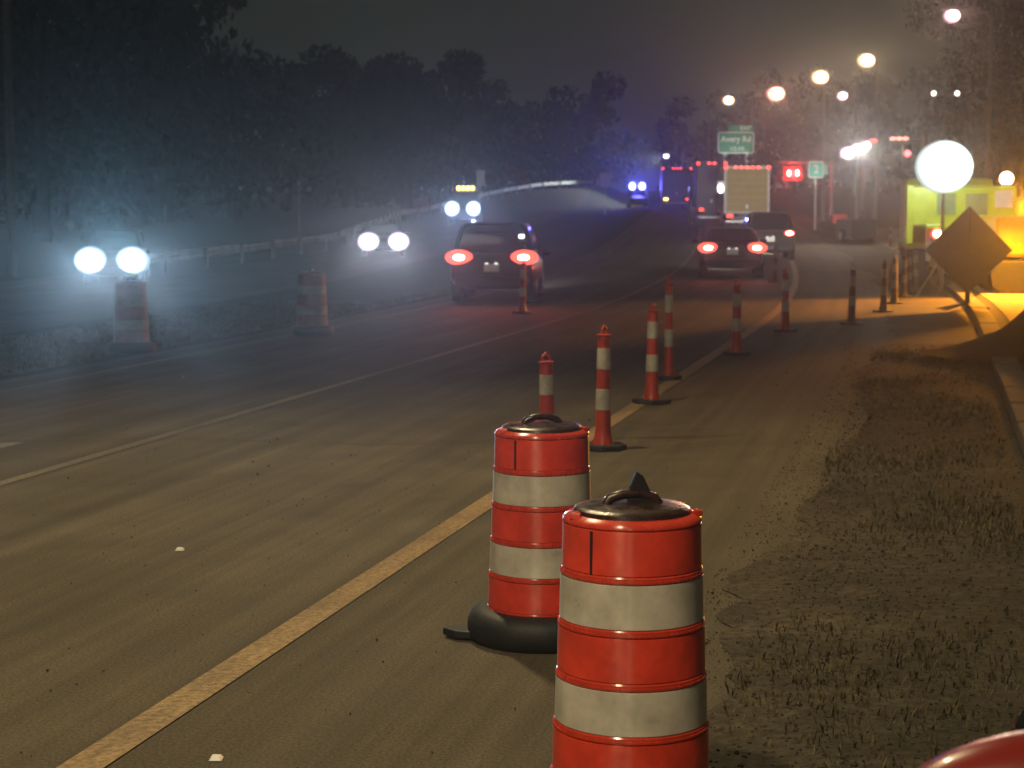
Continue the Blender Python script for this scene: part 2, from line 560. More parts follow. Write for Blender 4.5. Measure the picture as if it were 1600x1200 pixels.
# tar sealed cracks
M['tar'] = mat('tar', (0.048, 0.042, 0.031), 0.5, noise=(8, 0.3), spec=0.3)
def crack(pts, wd):
    b = MB()
    n = 0
    prev = None
    path = []
    for (o0, y0), (o1_, y1) in zip(pts, pts[1:]):
        k = max(2, int(math.hypot(o1_ - o0, y1 - y0) / 0.25))
        for i in range(k):
            path.append((o0 + (o1_ - o0) * i / k + rnd.gauss(0, 0.025), y0 + (y1 - y0) * i / k + rnd.gauss(0, 0.02)))
    for i, (o, y) in enumerate(path[:-1]):
        o2_, y2 = path[i + 1]
        l_ = math.hypot(o2_ - o, y2 - y) or 1
        nx, ny = -(y2 - y) / l_, (o2_ - o) / l_
        w2 = wd * rnd.uniform(0.5, 1.2)
        for sgn in (-1, 1):
            x, yy = X1(y) + o + nx * w2 * sgn, y + ny * w2 * sgn
            b.v.append((x, yy, zg(x, yy) + 0.0235))
        if i:
            q_ = len(b.v)
            b.f.append((q_ - 4, q_ - 3, q_ - 1, q_ - 2))
    tag(b.build('tar_seam', M['tar']), kind='structure')
crack([(-6.8, 15.2), (-3.9, 15.6), (-1.8, 15.1), (1.8, 15.8)], 0.010)

# concrete kerb of separate stones along the verge
kerb = empty('kerb', (0, 0, 0))
tag(kerb, kind='structure')
y = 8.0
me0 = None
while y < 60:
    y2 = y + 1.5
    xm, ym = X1(y + 0.74) + 3.92, y + 0.74
    b = MB().box((0, 0, 0.02), (0.3, 1.52, 0.26))
    if me0 is None:
        st = b.build('kerb_stone', M['concrete'], kerb, bevel=0.02)
        me0 = st.data
    else:
        st = bpy.data.objects.new('kerb_stone', me0)
        col.objects.link(st)
        st.parent = kerb
    st.location = (xm, ym, zg(xm - 0.25, ym) + rnd.uniform(-0.008, 0.008))
    st.rotation_euler = (0, rnd.uniform(-0.01, 0.01), -math.atan((X1(y2) - X1(y)) / (y2 - y)))
    y = y2 + 0.04

haze()

# ------------------------------------------------------------------ loose ground cover
def scatter_grass(name, n, omin, omax, ymin, ymax, h0, h1, keep):
    b = MB()
    for _ in range(n):
        y = ymin + (ymax - ymin) * rnd.random() ** 1.5
        o = rnd.uniform(omin, omax)
        x = X1(y) + o
        if keep and not keep(o, y):
            continue
        z = zg(x, y)
        for q in range(3):
            a = rnd.uniform(0, 6.28)
            h = rnd.uniform(h0, h1)
            wd = rnd.uniform(0.0018, 0.004) * (1 + y / 9)
            px, py = x + rnd.gauss(0, 0.03), y + rnd.gauss(0, 0.03)
            le = rnd.uniform(0.1, 0.7) * h
            dx, dy = math.cos(a), math.sin(a)
            vs = [(px - dy * wd, py + dx * wd, z), (px + dy * wd, py - dx * wd, z), (px + dx * le * 0.4 + dy * wd * 0.7, py + dy * le * 0.4 - dx * wd * 0.7, z + h * 0.65),
                  (px + dx * le * 0.4 - dy * wd * 0.7, py + dy * le * 0.4 + dx * wd * 0.7, z + h * 0.65), (px + dx * le, py + dy * le, z + h)]
            b.add(vs, [(0, 1, 2, 3), (3, 2, 4)])
    o = b.build(name, M['blade'])
    return tag(o, kind='stuff')
def patchy(o, y):
    return math.sin(o * 2.3 + y * 1.1) + math.sin(o * 0.9 - y * 1.9 + 1) + rnd.uniform(-1.4, 1.4) > 0.3 + 1.6 * max(0, 2.9 - o) and not (3.6 < o < 4.2)
scatter_grass('weeds', 42000, 2.2, 8, 2.5, 26, 0.02, 0.085, patchy)
scatter_grass('grass', 16000, -14.5, -8.3, 14, 46, 0.03, 0.09, None)
def gravel():
    b = MB()
    for _ in range(15000):
        y = 2.5 + 24 * rnd.random() ** 1.6
        o = 1.85 + abs(rnd.gauss(0, 1.3))
        if rnd.random() < 0.12:
            o = rnd.uniform(-7, 2.4)
        if 3.7 < o < 4.15 or o > 8:
            continue
        x = X1(y) + o
        r = rnd.uniform(0.003, 0.010) * (1.8 if rnd.random() < 0.08 else 1) * (0.6 if o < 2.2 else 1)
        z = zg(x, y) + 0.026 + r * 0.3
        a = rnd.uniform(0, 6.28)
        k = [(math.cos(a + g) * r * rnd.uniform(0.7, 1.3), math.sin(a + g) * r * rnd.uniform(0.7, 1.3)) for g in (0, 1.57, 3.14, 4.71)]
        vs = [(x + u, y + v, z) for u, v in k] + [(x, y, z + r * rnd.uniform(0.5, 1)), (x, y, z - r)]
        b.add(vs, [(0, 1, 4), (1, 2, 4), (2, 3, 4), (3, 0, 4), (1, 0, 5), (2, 1, 5), (3, 2, 5), (0, 3, 5)])
    return tag(b.build('gravel', M['pebble']), kind='stuff')
gravel()

# ------------------------------------------------------------------ trees
def leaf_quads(b, centres, n, size, squash=0.8):
    for _ in range(n):
        c, r = rnd.choice(centres)
        d = Vector((rnd.gauss(0, 1), rnd.gauss(0, 1), rnd.gauss(0, 1))).normalized()
        q = r * rnd.random() ** 0.35
        p = Vector(c) + Vector((d.x * q, d.y * q, d.z * q * squash))
        s = size * rnd.uniform(0.5, 1.4)
        e = Euler((rnd.uniform(0, 6.28), rnd.uniform(0, 6.28), rnd.uniform(0, 6.28))).to_matrix()
        u, v = e @ Vector((s, 0, 0)), e @ Vector((0, s * 0.6, 0))
        b.add([p - u, p - v * 0.9 + u * 0.1, p + u, p + v], [(0, 1, 2, 3)])
def treeline():
    b = MB()
    rows = []
    for k in range(62):                     # wood on the far side of the opposing road
        y = rnd.uniform(92, 150)
        x = rnd.uniform(-95, -22)
        rows.append((x, y, rnd.uniform(19, 25)))
    for k in range(48):
        y = rnd.uniform(205, 300)
        x = rnd.uniform(-85, 95)
        rows.append((x, y, rnd.uniform(15, 20)))
    for k in range(30):
        y = rnd.uniform(165, 205)
        rows.append((rnd.uniform(-62, -9) * (y / 180), y, rnd.uniform(15, 20)))
    for k in range(12):
        y = rnd.uniform(120, 190)
        x = rnd.uniform(38, 95)
        rows.append((x, y, rnd.uniform(9, 14)))
    for x, y, h in rows:
        z = zg(x, y)
        cs = []
        for q in range(9):
            t = rnd.random()
            rr = h * 0.20 * (1.15 - 0.6 * t)
            cs.append(((x + rnd.gauss(0, h * 0.15), y + rnd.gauss(0, h * 0.12), z + h * (0.12 + 0.72 * t)), rr))
        leaf_quads(b, cs, 1300, 0.30 + y * 0.0008)
        b.tube([(x, y, z - 0.3), (x + rnd.gauss(0, 0.4), y, z + h * 0.6)], [0.3, 0.12], 6)
    o = b.build('distant_woods', M['leaf2'])
    return tag(o, kind='stuff')
treeline()
def tree(loc, h, rad, n, size, label, lean=0.0):
    root = empty('tree', loc, 0, label, 'tree')
    b = MB()
    b.tube([(0, 0, -0.2), (lean * 0.3, 0, h * 0.25), (lean, 0.2, h * 0.55), (lean * 1.3, 0, h * 0.85)], [h * 0.024, h * 0.018, h * 0.012, h * 0.004], 10)
    cs = []
    for k in range(15):
        t = 0.3 + 0.6 * k / 15
        a = k * 2.4
        p0 = Vector((lean * t * 1.5, 0.1, h * t))
        d = rad * (1.1 - 0.6 * abs(t - 0.5)) * rnd.uniform(0.6, 1)
        p2 = p0 + Vector((math.cos(a) * d, math.sin(a) * d, h * 0.1 * rnd.uniform(0.3, 1.4)))
        p1 = (p0 + p2) / 2 + Vector((0, 0, -0.2))
        b.tube([p0, p1, p2], [h * 0.008, h * 0.005, h * 0.002], 6)
        cs.append((tuple(p2), rad * 0.36))
        cs.append((tuple(p1), rad * 0.28))
    b.build('trunk', M['bark'], root, smooth=True)
    c = MB()
    leaf_quads(c, cs, n, size)
    c.build('crown', M['leaf'], root)
    return root
t = gx(1590, 100)
tree((t.x + 1.0, 100, zg(t.x + 1, 100)), 15, 6.0, 16000, 0.14, 'leafy tree behind the lime truck, its crown lit from below by the round white lamp')
t = gx(1700, 84)
tree((t.x + 1.5, 84, zg(t.x + 1.5, 84)), 15.0, 5.0, 14000, 0.14, 'dark tree at the right edge above the yellow machine', 0.6)

# ------------------------------------------------------------------ traffic drums
def drum(double, dimmed=False):
    bm_, os_, ws_ = (M['dimmed_orange'], M['dimmed_orange'], M['dimmed_white']) if dimmed else (M['orange'], M['orange_sheet'], M['white_sheet'])
    root = empty('traffic_drum', (0, 0, 0))
    base = MB()
    lift = 0.0
    for k in range(1):
        n = 40
        prof = [(0.22, 0.002), (0.325, 0.002), (0.345, 0.03), (0.345, 0.09), (0.325, 0.13), (0.285, 0.15), (0.235, 0.152)]
        base.lathe([(r, z + lift) for r, z in prof], n)
        if double:
            lift += 0.1
    base.build('base', M['rubber'], root, smooth=True)
    z0 = 0.21 if double else 0.147
    bh = 0.163
    rr = [0.246, 0.238, 0.231, 0.224, 0.217]     # bottom to top
    prof = [(rr[0] + 0.012, 0.06), (rr[0] + 0.012, z0)]
    z = z0
    for i, r in enumerate(rr):
        prof += [(r + 0.005, z), (r + 0.005, z + 0.008), (r, z + 0.014), (r - 0.003, z + bh - 0.012), (r + 0.002, z + bh - 0.006), (r + 0.002, z + bh)]
        z += bh
    rt = rr[-1]
    prof += [(rt - 0.004, z + 0.008), (rt - 0.018, z + 0.016), (rt - 0.03, z + 0.018)]
    body = MB().lathe(prof, 64).build('body', bm_, root, smooth=True)
    zz = z0
    for i, r in enumerate(rr):
        w_ = MB().lathe([(r + 0.0005, zz + 0.015), (r + 0.003, zz + 0.016), (r + 0.0005, zz + bh - 0.013), (r - 0.002, zz + bh - 0.012)], 64)
        w_.f = [f for f in w_.f if len(f) == 4]
        w_.build('reflective_band', ws_ if i in (1, 3) else os_, root, smooth=True)
        zz += bh
    # moulding seam
    s = MB()
    zz = z0
    for i, r in enumerate(rr):
        a = R(224)
        if i == 4:
            s.box((math.cos(a) * (r + 0.002), math.sin(a) * (r + 0.002), zz + bh / 2), (0.004, 0.009, bh - 0.03), rz=a)
        zz += bh
    s.build('seam', M['black'], root)
    top = MB().lathe([(rt - 0.03, z + 0.016), (rt - 0.035, z + 0.03), (rt - 0.045, z + 0.036), (rt - 0.06, z + 0.039), (0.11, z + 0.043), (0.06, z + 0.044), (0.004, z + 0.045)], 48)
    cap = top.build('top', M['drum_top'], root, smooth=True)
    # moulded lifting handle with bolt ears
    h = MB()
    pts = [(-0.085, 0, z + 0.04), (-0.07, 0, z + 0.06), (-0.03, 0, z + 0.072), (0.03, 0, z + 0.072), (0.07, 0, z + 0.06), (0.085, 0, z + 0.04)]
    h.tube(pts, 0.016, 10)
    h.build('handle', M['drum_top'], root, smooth=True)
    for sx in (-1, 1):
        e = MB()
        e.box((sx * (rt - 0.03), -0.05, z + 0.018), (0.035, 0.05, 0.02), rz=0.3 * sx)
        e.build('bolt_ear', M['orange'], root, bevel=0.004)
    return root
near = drum(True)
p = pt(985, 1200, 5.55)
near.location = (p.x, 5.55, zg(p.x, 5.55) + 0.02)
near.rotation_euler = (0, 0, R(8))
tag(near, 'largest orange and white traffic drum in front, cut by the bottom of the picture', 'traffic drum', 'traffic drums at the roadside')
tip = MB()                                         # dark bracket standing on the drum's top
zt = 0.21 + 5 * 0.163 - 0.02
tip.prism([(-0.03, 0.05), (-0.02, 0.12), (0.0, 0.165), (0.022, 0.15), (0.05, 0.09), (0.10, 0.052)], (0.012, 0.012, zt), (1, 0, 0), (0, 0, 1), (0, -0.024, 0))
tip.build('light_bracket', M['black'], near, bevel=0.004)

d2 = drum(False)
p = gpt(846, 1004)
d2.location = (p.x, p.y, p.z + 0.02)
d2.rotation_euler = (0, 0, R(12))
tag(d2, 'second orange and white drum, half hidden behind the largest one', 'traffic drum', 'traffic drums at the roadside')
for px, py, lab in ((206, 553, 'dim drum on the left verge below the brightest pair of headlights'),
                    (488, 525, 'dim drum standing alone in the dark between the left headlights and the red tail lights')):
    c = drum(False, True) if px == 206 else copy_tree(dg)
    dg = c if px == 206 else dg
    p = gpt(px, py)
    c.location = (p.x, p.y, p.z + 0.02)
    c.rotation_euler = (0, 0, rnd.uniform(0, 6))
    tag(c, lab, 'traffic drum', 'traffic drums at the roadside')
# torn rubber flap on the second drum's base
fl = MB().prism([(-0.30, -0.10), (-0.40, -0.07), (-0.46, 0.0), (-0.43, 0.07), (-0.36, 0.05), (-0.30, 0.12)], (0, 0, 0.012), (1, 0, 0), (0, 1, 0), (0, 0, 0.035))
fo = fl.build('base_flap', M['rubber'], d2, bevel=0.006)
fo.rotation_euler = (0, 0, -d2.rotation_euler.z)

# ------------------------------------------------------------------ slim channelizer posts
def post(backlit=False, h=1.0):
    om, wm = (M['post_dark'], M['band_dark']) if backlit else (M['post_orange'], M['post_white'])
    root = empty('channelizer_post', (0, 0, 0))
    MB().prism([(0.20 * math.cos(R(22.5 + 45 * k)), 0.20 * math.sin(R(22.5 + 45 * k))) for k in range(8)], (0, 0, 0.0), (1, 0, 0), (0, 1, 0), (0, 0, 0.045)).build('base', M['rubber'], root, bevel=0.008)
    def rad(z):
        return 0.050 + 0.018 * (1 - z / h) + 0.035 * max(0, (0.16 - z) / 0.16) ** 1.2
    prof = [(rad(z) , z) for z in [0.045, 0.07, 0.1, 0.14, 0.2, 0.4, 0.6, 0.8, 0.9, 0.94]]
    prof = [(r, z * h) for r, z in prof]
    prof += [(0.064, 0.955 * h), (0.05, 0.962 * h), (0.03, 0.966 * h)]
    MB().lathe(prof, 24).build('body', om, root, smooth=True)
    for a, b_ in ((0.33, 0.505), (0.67, 0.845)):
        w_ = MB().lathe([(rad(a) - 0.001, a * h), (rad(a) + 0.003, a * h + 0.003), (rad(b_) + 0.003, b_ * h - 0.003), (rad(b_) - 0.001, b_ * h)], 24)
        w_.f = [f for f in w_.f if len(f) == 4]
        w_.build('reflective_band', wm, root, smooth=True)
    MB().tube([(-0.03, 0, 0.962 * h), (-0.034, 0, 1.0 * h), (0, 0, 1.03 * h), (0.034, 0, 1.0 * h), (0.03, 0, 0.962 * h)], 0.013, 8).build('handle', om, root, smooth=True)
    return root
PG = 'slim orange posts closing the lane'
p0 = post()
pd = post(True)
M_first = [True]
posts = [(857, 742, 'post peeping over the top of the second drum'),
         (942, 706, 'nearest clear orange post with two white bands, right behind the second drum'),
         (1018, 634, 'orange post standing on the edge line just left of the tall thin one'),
         (1045, 596, 'thin orange post with a bright glint, directly behind another post'),
         (1150, 557, 'small orange post standing alone in front of the lit tail lights'),
         (1227, 520, 'orange post right of the two small cars, white band near its foot'),
         (1211, 442, 'small dark post beside the bumper of the far car'),
         (816, 492, 'faint post below the right tail light of the dark car'),
         (1330, 510, 'dark post alone in the lane near the round white lamp'),
         (1380, 490, 'dark post second in the row towards the diamond sign'),
         (1412, 466, 'dark post third in the row towards the diamond sign'),
         (1430, 454, 'dark post fourth in the row, close by the diamond sign'),
         (1446, 444, 'dark post fifth in the row, touching the diamond sign\'s edge'),
         (1397, 477, 'dark post between the second and third in the row towards the diamond sign'),
         (1421, 460, 'dark post between the third and fourth in the row towards the diamond sign'),
         (1332, 377, 'far pale post, left one of a pair in the lit road'),
         (1361, 379, 'far pale post, right one of a pair in the lit road'),
         (1391, 386, 'far pale post left of the cluster of glints'),
         (1406, 392, 'pale post in the cluster of glints, nearest the lit road'),
         (1421, 398, 'pale post in the cluster of glints, in its middle'),
         (1437, 396, 'pale post in the cluster of glints, under the lime truck')]
for i, (px, py, lab) in enumerate(posts):
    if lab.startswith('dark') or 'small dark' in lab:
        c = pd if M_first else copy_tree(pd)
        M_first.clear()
    else:
        c = p0 if i == 0 else copy_tree(p0)
    p = gpt(px, py)
    c.location = (p.x, p.y, p.z + 0.02)
    c.rotation_euler = (R(rnd.uniform(-1.5, 1.5)), R(rnd.uniform(-1.5, 1.5)), rnd.uniform(0, 6))
    c.scale = (1, 1, 1)
    if px == 857:
        c.scale = (0.95, 0.95, 0.88)
    if px == 1045:
        c.scale = (0.8, 0.8, 1.18)
    tag(c, lab, 'traffic post', PG)

# raised pavement markers
rm = None
for px, py, lab in ((281, 866, 'small white reflector stuck on the road at left'), (338, 1196, 'small white reflector on the road at the bottom edge')):
    b = MB().box((0, 0, 0.01), (0.05, 0.05, 0.015), taper=0.6)
    p = gpt(px, py)
    o = b.build('pavement_marker', M['sign_white'], bevel=0.003)
    o.location = (p.x, p.y, p.z + 0.02)
    tag(o, lab, 'road reflector', 'reflectors stuck on the road')

# ------------------------------------------------------------------ diamond road sign seen from behind
p = gpt(1511, 486)
root = empty('diamond_sign', p, R(-3), 'dark diamond road sign seen from behind, on a short folding stand', 'road sign')
c0 = pt(1513, 391, p.y)
cz = c0.z - p.z
hd = 0.87
b = MB().prism([(0, -hd), (hd, 0), (0, hd), (-hd, 0)], (0, 0, cz), (1, 0, 0), (0, 0, 1), (0, 0.012, 0))
b.build('panel', M['sign_back'], root)
b = MB().tube([(0, -0.02, cz - hd * 0.98), (0, -0.02, cz + hd * 0.98)], 0.012, 8)
b.build('upright_rib', M['sign_back'], root)
b = MB().tube([(-hd * 0.96, -0.022, cz), (hd * 0.96, -0.022, cz)], 0.010, 8)
b.build('cross_rib', M['sign_back'], root)
b = MB().box((0, 0, (cz - hd) / 2 + 0.03), (0.09, 0.09, cz - hd + 0.02))
b.build('spring_post', M['black'], root, bevel=0.01)
for a in (40, 140, 220, 320):
    MB().tube([(0, 0, 0.16), (math.cos(R(a)) * 0.75, math.sin(R(a)) * 0.5, 0.01)], 0.022, 8).build('leg', M['black'], root)

# ------------------------------------------------------------------ cars
def sec(y, w_, zb, zt, n=20, pw=4.0):
    """rounded cross-section ring of a car body at station y"""
    out = []
    cz_, hh = (zb + zt) / 2, (zt - zb) / 2
    for k in range(n):
        g = 2 * math.pi * (k + 0.5) / n
        c, s = math.cos(g), math.sin(g)
        out.append((math.copysign(abs(c) ** (2 / pw), c) * w_ * (1 - 0.06 * max(0, s)), y, cz_ + math.copysign(abs(s) ** (2 / pw), s) * hh))
    return out
def wheel(root, x, y, r, wd):
    side = 1 if x > 0 else -1
    wh = MB().lathe([(r * 0.62, -wd / 2), (r * 0.94, -wd / 2), (r, -wd * 0.3), (r, wd * 0.3), (r * 0.94, wd / 2), (r * 0.62, wd / 2)], 24)
    wh.v = [(x + v[2], y + v[0], r + v[1]) for v in wh.v]
    o = wh.build('wheel', M['tyre'], root, smooth=True)
    rm_ = MB().lathe([(r * 0.62, -0.012), (r * 0.5, 0.012), (r * 0.15, 0.016), (0.01, 0.02)], 20)
    rm_.v = [(x + side * (wd / 2 + 0.003 + v[2]), y + v[0], r + v[1]) for v in rm_.v]
    rm_.build('rim', M['rim'], o)
def car(loc, rz, colr, label, group, suv=False, tail=None, head=None, plate=True, turn=None, bright=None, head_r=0.16, mirror_r=None, tail_k=1.0):
    """y is forwards; tail / head = materials of lit lamps"""
    root = empty('suv' if suv else 'car', loc, rz, label, 'car', group)
    pm = P[colr]
    if suv:
        st = [(-2.22, 0.70, 0.48, 0.92), (-2.16, 0.86, 0.36, 1.06), (-1.7, 0.92, 0.27, 1.12), (0.2, 0.94, 0.25, 1.10), (1.1, 0.93, 0.26, 1.08), (1.9, 0.88, 0.30, 0.98), (2.15, 0.80, 0.40, 0.86), (2.22, 0.62, 0.48, 0.74)]
        cab = [(0.96, -2.10, 1.12, 0.86), (1.20, -2.06, 0.95, 0.83), (1.50, -1.94, 0.50, 0.75), (1.68, -1.80, 0.10, 0.67), (1.73, -1.60, -0.15, 0.55)]
    else:
        st = [(-2.3, 0.66, 0.48, 0.88), (-2.24, 0.83, 0.36, 1.00), (-1.8, 0.89, 0.26, 1.04), (-0.6, 0.91, 0.23, 1.00), (0.6, 0.91, 0.23, 0.97), (1.5, 0.88, 0.25, 0.90), (2.1, 0.80, 0.32, 0.78), (2.3, 0.62, 0.42, 0.66)]
        cab = [(0.90, -1.95, 1.15, 0.80), (1.05, -1.78, 0.95, 0.78), (1.25, -1.40, 0.55, 0.71), (1.40, -1.05, 0.15, 0.62), (1.45, -0.75, -0.15, 0.50)]
    MB().loft([sec(*s) for s in st]).build('body', pm, root, smooth=True)
    rings = []
    for z, ya, yb, hw in cab:
        rg = []
        for k in range(28):
            g = 2 * math.pi * (k + 0.5) / 28
            c, s = math.cos(g), math.sin(g)
            rg.append((math.copysign(abs(c) ** 0.45, c) * hw, (ya + yb) / 2 + math.copysign(abs(s) ** 0.45, s) * (yb - ya) / 2, z))
        rings.append(rg)
    cb = MB().loft(rings).build('cabin', pm, root, smooth=True)
    # windows lie a few millimetres proud of the cabin
    def pane(name, za, zb, front, wl):
        def at(z):
            for (z0, a0, b0, h0), (z1, a1, b1, h1) in zip(cab, cab[1:]):
                if z0 <= z <= z1:
                    q = (z - z0) / (z1 - z0)
                    return a0 + (a1 - a0) * q, b0 + (b1 - b0) * q, h0 + (h1 - h0) * q
        n = 5
        vs, fs = [], []
        for i in range(n + 1):
            z = za + (zb - za) * i / n
            a, b_, h = at(z)
            yy = (b_ + 0.006) if front else (a - 0.006)
            for u in (-1, -0.5, 0, 0.5, 1):
                vs.append((u * h * wl, yy - (0.0 if abs(u) < 1 else (0.02 if front else -0.02)), z))
        for i in range(n):
            for k in range(4):
                fs.append((i * 5 + k, i * 5 + k + 1, (i + 1) * 5 + k + 1, (i + 1) * 5 + k))
        MB().add(vs, fs).build(name, M['glass'], root, smooth=True)
    def side_pane(sx):
        vs, fs = [], []
        n = 5
        z_lo, z_hi = cab[0][0] + 0.16, cab[3][0] - 0.04
        for i in range(n + 1):
            z = z_lo + (z_hi - z_lo) * i / n
            for (z0, a0, b0, h0), (z1, a1, b1, h1) in zip(cab, cab[1:]):
                if z0 <= z <= z1:
                    q = (z - z0) / (z1 - z0)
                    a, b_, h = a0 + (a1 - a0) * q, b0 + (b1 - b0) * q, h0 + (h1 - h0) * q
                    break
            for u in (0.14, 0.5, 0.86):
                vs.append((sx * (h + 0.006), a + (b_ - a) * u, z))
        for i in range(n):
            for k in range(2):
                fs.append((i * 3 + k, i * 3 + k + 1, (i + 1) * 3 + k + 1, (i + 1) * 3 + k))
        MB().add(vs, fs).build('side_window', M['glass'], root, smooth=True)
    zlo = cab[0][0] + 0.14
    pane('rear_window', zlo, cab[3][0] - 0.02, False, 0.84)
    pane('windscreen', zlo, cab[3][0] - 0.02, True, 0.86)
    side_pane(-1)
    side_pane(1)
    yr, yf = st[0][0], st[-1][0]
    for sx in (-1, 1):
        for wy in (st[0][0] + 0.85, st[-1][0] - 0.85):
            wheel(root, sx * 0.80, wy, 0.335, 0.215)
        mr_ = mirror_r or 0.11
        MB().ball((sx * (1.0 if not mirror_r else 1.05), cab[0][2] - 0.35, 1.02 if not mirror_r else 1.06), mr_, 32, 20, (1, 0.55, 0.62) if not mirror_r else (1.0, 0.4, 0.47)).build('mirror', pm, root, smooth=True)
        zt_ = 0.98 if suv else 0.87
        tl = MB().ball((sx * 0.68, yr + 0.04, zt_), 0.165, 22, 12, (1.15, 0.5, 0.62))
        tl.v = [(sx * 0.66 + (v[0] - sx * 0.66) * tail_k, v[1], zt_ + (v[2] - zt_) * tail_k) for v in tl.v]
        lit = tail if tail else M['tail_red']
        if turn and sx < 0:
            lit = turn
        l_ = tl.build('tail_light', lit, root, smooth=True)
        if tail:
            MB().ball((sx * 0.68, yr - 0.02 - 0.05 * tail_k, zt_), 0.10 if bright else 0.07, 14, 8, (1.2, 0.5, 0.6)).build('bulb', M['e_brakehot'] if lit is not M['e_amber'] else M['e_amber'], l_, smooth=True)
        zh = 0.80 if suv else 0.68
        hl = MB().ball((sx * 0.63, yf - 0.10, zh), head_r, 18, 10, (1.1, 0.75, 0.68 if head_r < 0.2 else 0.95))  # a large head_r swells the lens to stand for its glare
        hl.build('headlight', head if head else M['glass'], root, smooth=True)
    MB().box((0, yr + 0.03, 0.47), (1.56, 0.16, 0.20)).build('rear_bumper', M['black'] if suv else pm, root, bevel=0.04)
    MB().box((0, yf - 0.05, 0.47), (1.36, 0.16, 0.20)).build('front_bumper', M['black'], root, bevel=0.04)
    MB().box((0, yf - 0.02, 0.64), (0.78, 0.08, 0.12)).build('grille', M['black'], root, bevel=0.02)
    if plate:
        pl = MB().box((0, yr - 0.022, 0.76), (0.32, 0.012, 0.16)).build('number_plate', M['sign_white'], root)
        for sx in (-1, 1):
            MB().box((sx * 0.10, yr - 0.036, 0.855), (0.07, 0.03, 0.022)).build('plate_lamp', M['e_plate'], pl)
    return root
def heading(y):
    return -math.atan((X1(y + 1) - X1(y - 1)) / 2)
def halo_beams(p_, energy, color, off=5.0, cone=7.6, ups=(0, 60, 120, 180)):
    """a lamp's light as several soft beams fanned out about its facing direction"""
    f = (Vector((0, 0, 1.5)) - Vector(p_)).normalized()
    r = f.cross(Vector((0, 0, 1))).normalized()
    u = r.cross(f)
    for a in ups:
        d = f + (r * math.cos(R(a)) + u * math.sin(R(a))) * math.tan(R(off))
        lamp('SPOT', p_, energy, color, None, 0.12, d, R(cone))
def front_light(root, y, z, energy=9000):
    """light a car throws on the road ahead of it"""
    p_ = root.matrix_basis @ Vector((0, y, z))
    d = root.matrix_basis.to_3x3() @ Vector((0, 1, -0.035))
    lamp('SPOT', p_, energy, (1.0, 0.94, 0.84), None, 0.3, d, R(42), 0.7)
def tail_glow(root, y, z, x, energy):
    for sx in (-1, 1):
        lamp('SPOT', root.matrix_basis @ Vector((sx * x, y, z)), energy, (1, 0.05, 0.045), None, 0.08, root.matrix_basis.to_3x3() @ Vector((0, -1, 0.1)), R(130))

TG = 'cars driving away with red lights'
OG = 'oncoming vehicles with headlights on'
# dark car braking
q = gx(780, 40)
c1 = car((q.x, q.y, q.z + 0.02), heading(40) * 0.35, 'dark', 'dark car with two bright red brake lights, nearest of those driving away', TG, True, M['e_brake'], bright=True, tail_k=1.55)
MB().box((0.62, -2.0, 1.42), (0.11, 0.05, 0.07)).build('brake_light', M['e_white'], c1, bevel=0.01)
tail_glow(c1, -2.5, 0.98, 0.66, 45)
front_light(c1, 2.4, 0.8, 2600)
for sx in (-1, 1):
    halo_beams(c1.matrix_basis @ Vector((sx * 0.66, -2.5, 0.98)), 170, (1, 0.05, 0.05), 0.65, 1.2, (0, 90, 180, 270))
q = gx(1140, 53)
c2 = car((q.x, q.y, q.z + 0.02), heading(53) * 0.6, 'grey', 'grey car with red tail lights, below the box truck', TG, False, M['e_brake'], bright=True, tail_k=1.5)
tail_glow(c2, -2.5, 0.88, 0.66, 30)
front_light(c2, 2.5, 0.7, 1800)
q = gx(1196, 66)
c3 = car((q.x, q.y, q.z + 0.02), heading(66) * 0.6, 'grey', 'car with red tail lights just right of and behind the grey one', TG, True, M['e_brake'], bright=True)
front_light(c3, 2.4, 0.8, 6500)
# oncoming
q = gx(184, 57)
o1 = car((q.x, q.y, q.z + 0.02), math.pi + R(8), 'dark', 'oncoming car at far left with the brightest white headlights', OG, True, None, M['e_head'], head_r=0.46)
halo_beams(o1.matrix_basis @ Vector((0, 2.5, 0.85)), 2200, (0.40, 0.74, 1.0), 2.1, 4.0)
for sx in (-1, 1):
    halo_beams(o1.matrix_basis @ Vector((sx * 0.63, 2.75, 0.80)), 7500, (0.62, 0.78, 1.0), 0.55, 1.05, (45, 135, 225, 315))
q = gx(600, 78)
o2 = car((q.x, q.y, q.z + 0.02), math.pi + R(4), 'dark', 'oncoming car with pinkish white headlights left of the dark braking car', OG, False, None, M['e_headw'], head_r=0.44)
halo_beams(o2.matrix_basis @ Vector((0, 2.5, 0.75)), 1200, (0.86, 0.90, 1.0), 1.3, 2.3)
for sx in (-1, 1):
    halo_beams(o2.matrix_basis @ Vector((sx * 0.63, 2.75, 0.68)), 3600, (0.88, 0.86, 1.0), 0.4, 0.76, (45, 135, 225, 315))
# pickup with amber roof lights
q = gx(727, 125)
o3 = car((q.x, q.y, q.z + 0.02), math.pi + R(-2), 'navy', 'oncoming work vehicle with blue white headlights and amber lights on its roof', OG, True, None, M['e_head'], head_r=0.44)
o3.scale = (1.15, 1.15, 1.35)
lb = MB().box((0, -0.7, 1.80), (1.0, 0.22, 0.10)).build('light_bar', M['black'], o3, bevel=0.02)
for k in range(4):
    MB().ball((-0.42 + 0.28 * k, -0.58, 1.86), 0.13, 10, 8, (1, 1, 0.8)).build('amber_light', M['e_amber'], lb, smooth=True)
halo_beams(o3.matrix_basis @ Vector((0, 3.0, 1.1)), 1000, (0.45, 0.60, 1.0), 0.95, 1.7)
for sx in (-1, 1):
    halo_beams(o3.matrix_basis @ Vector((sx * 0.63, 2.75, 0.82)), 4500, (0.45, 0.58, 1.0), 0.32, 0.6, (45, 135, 225, 315))

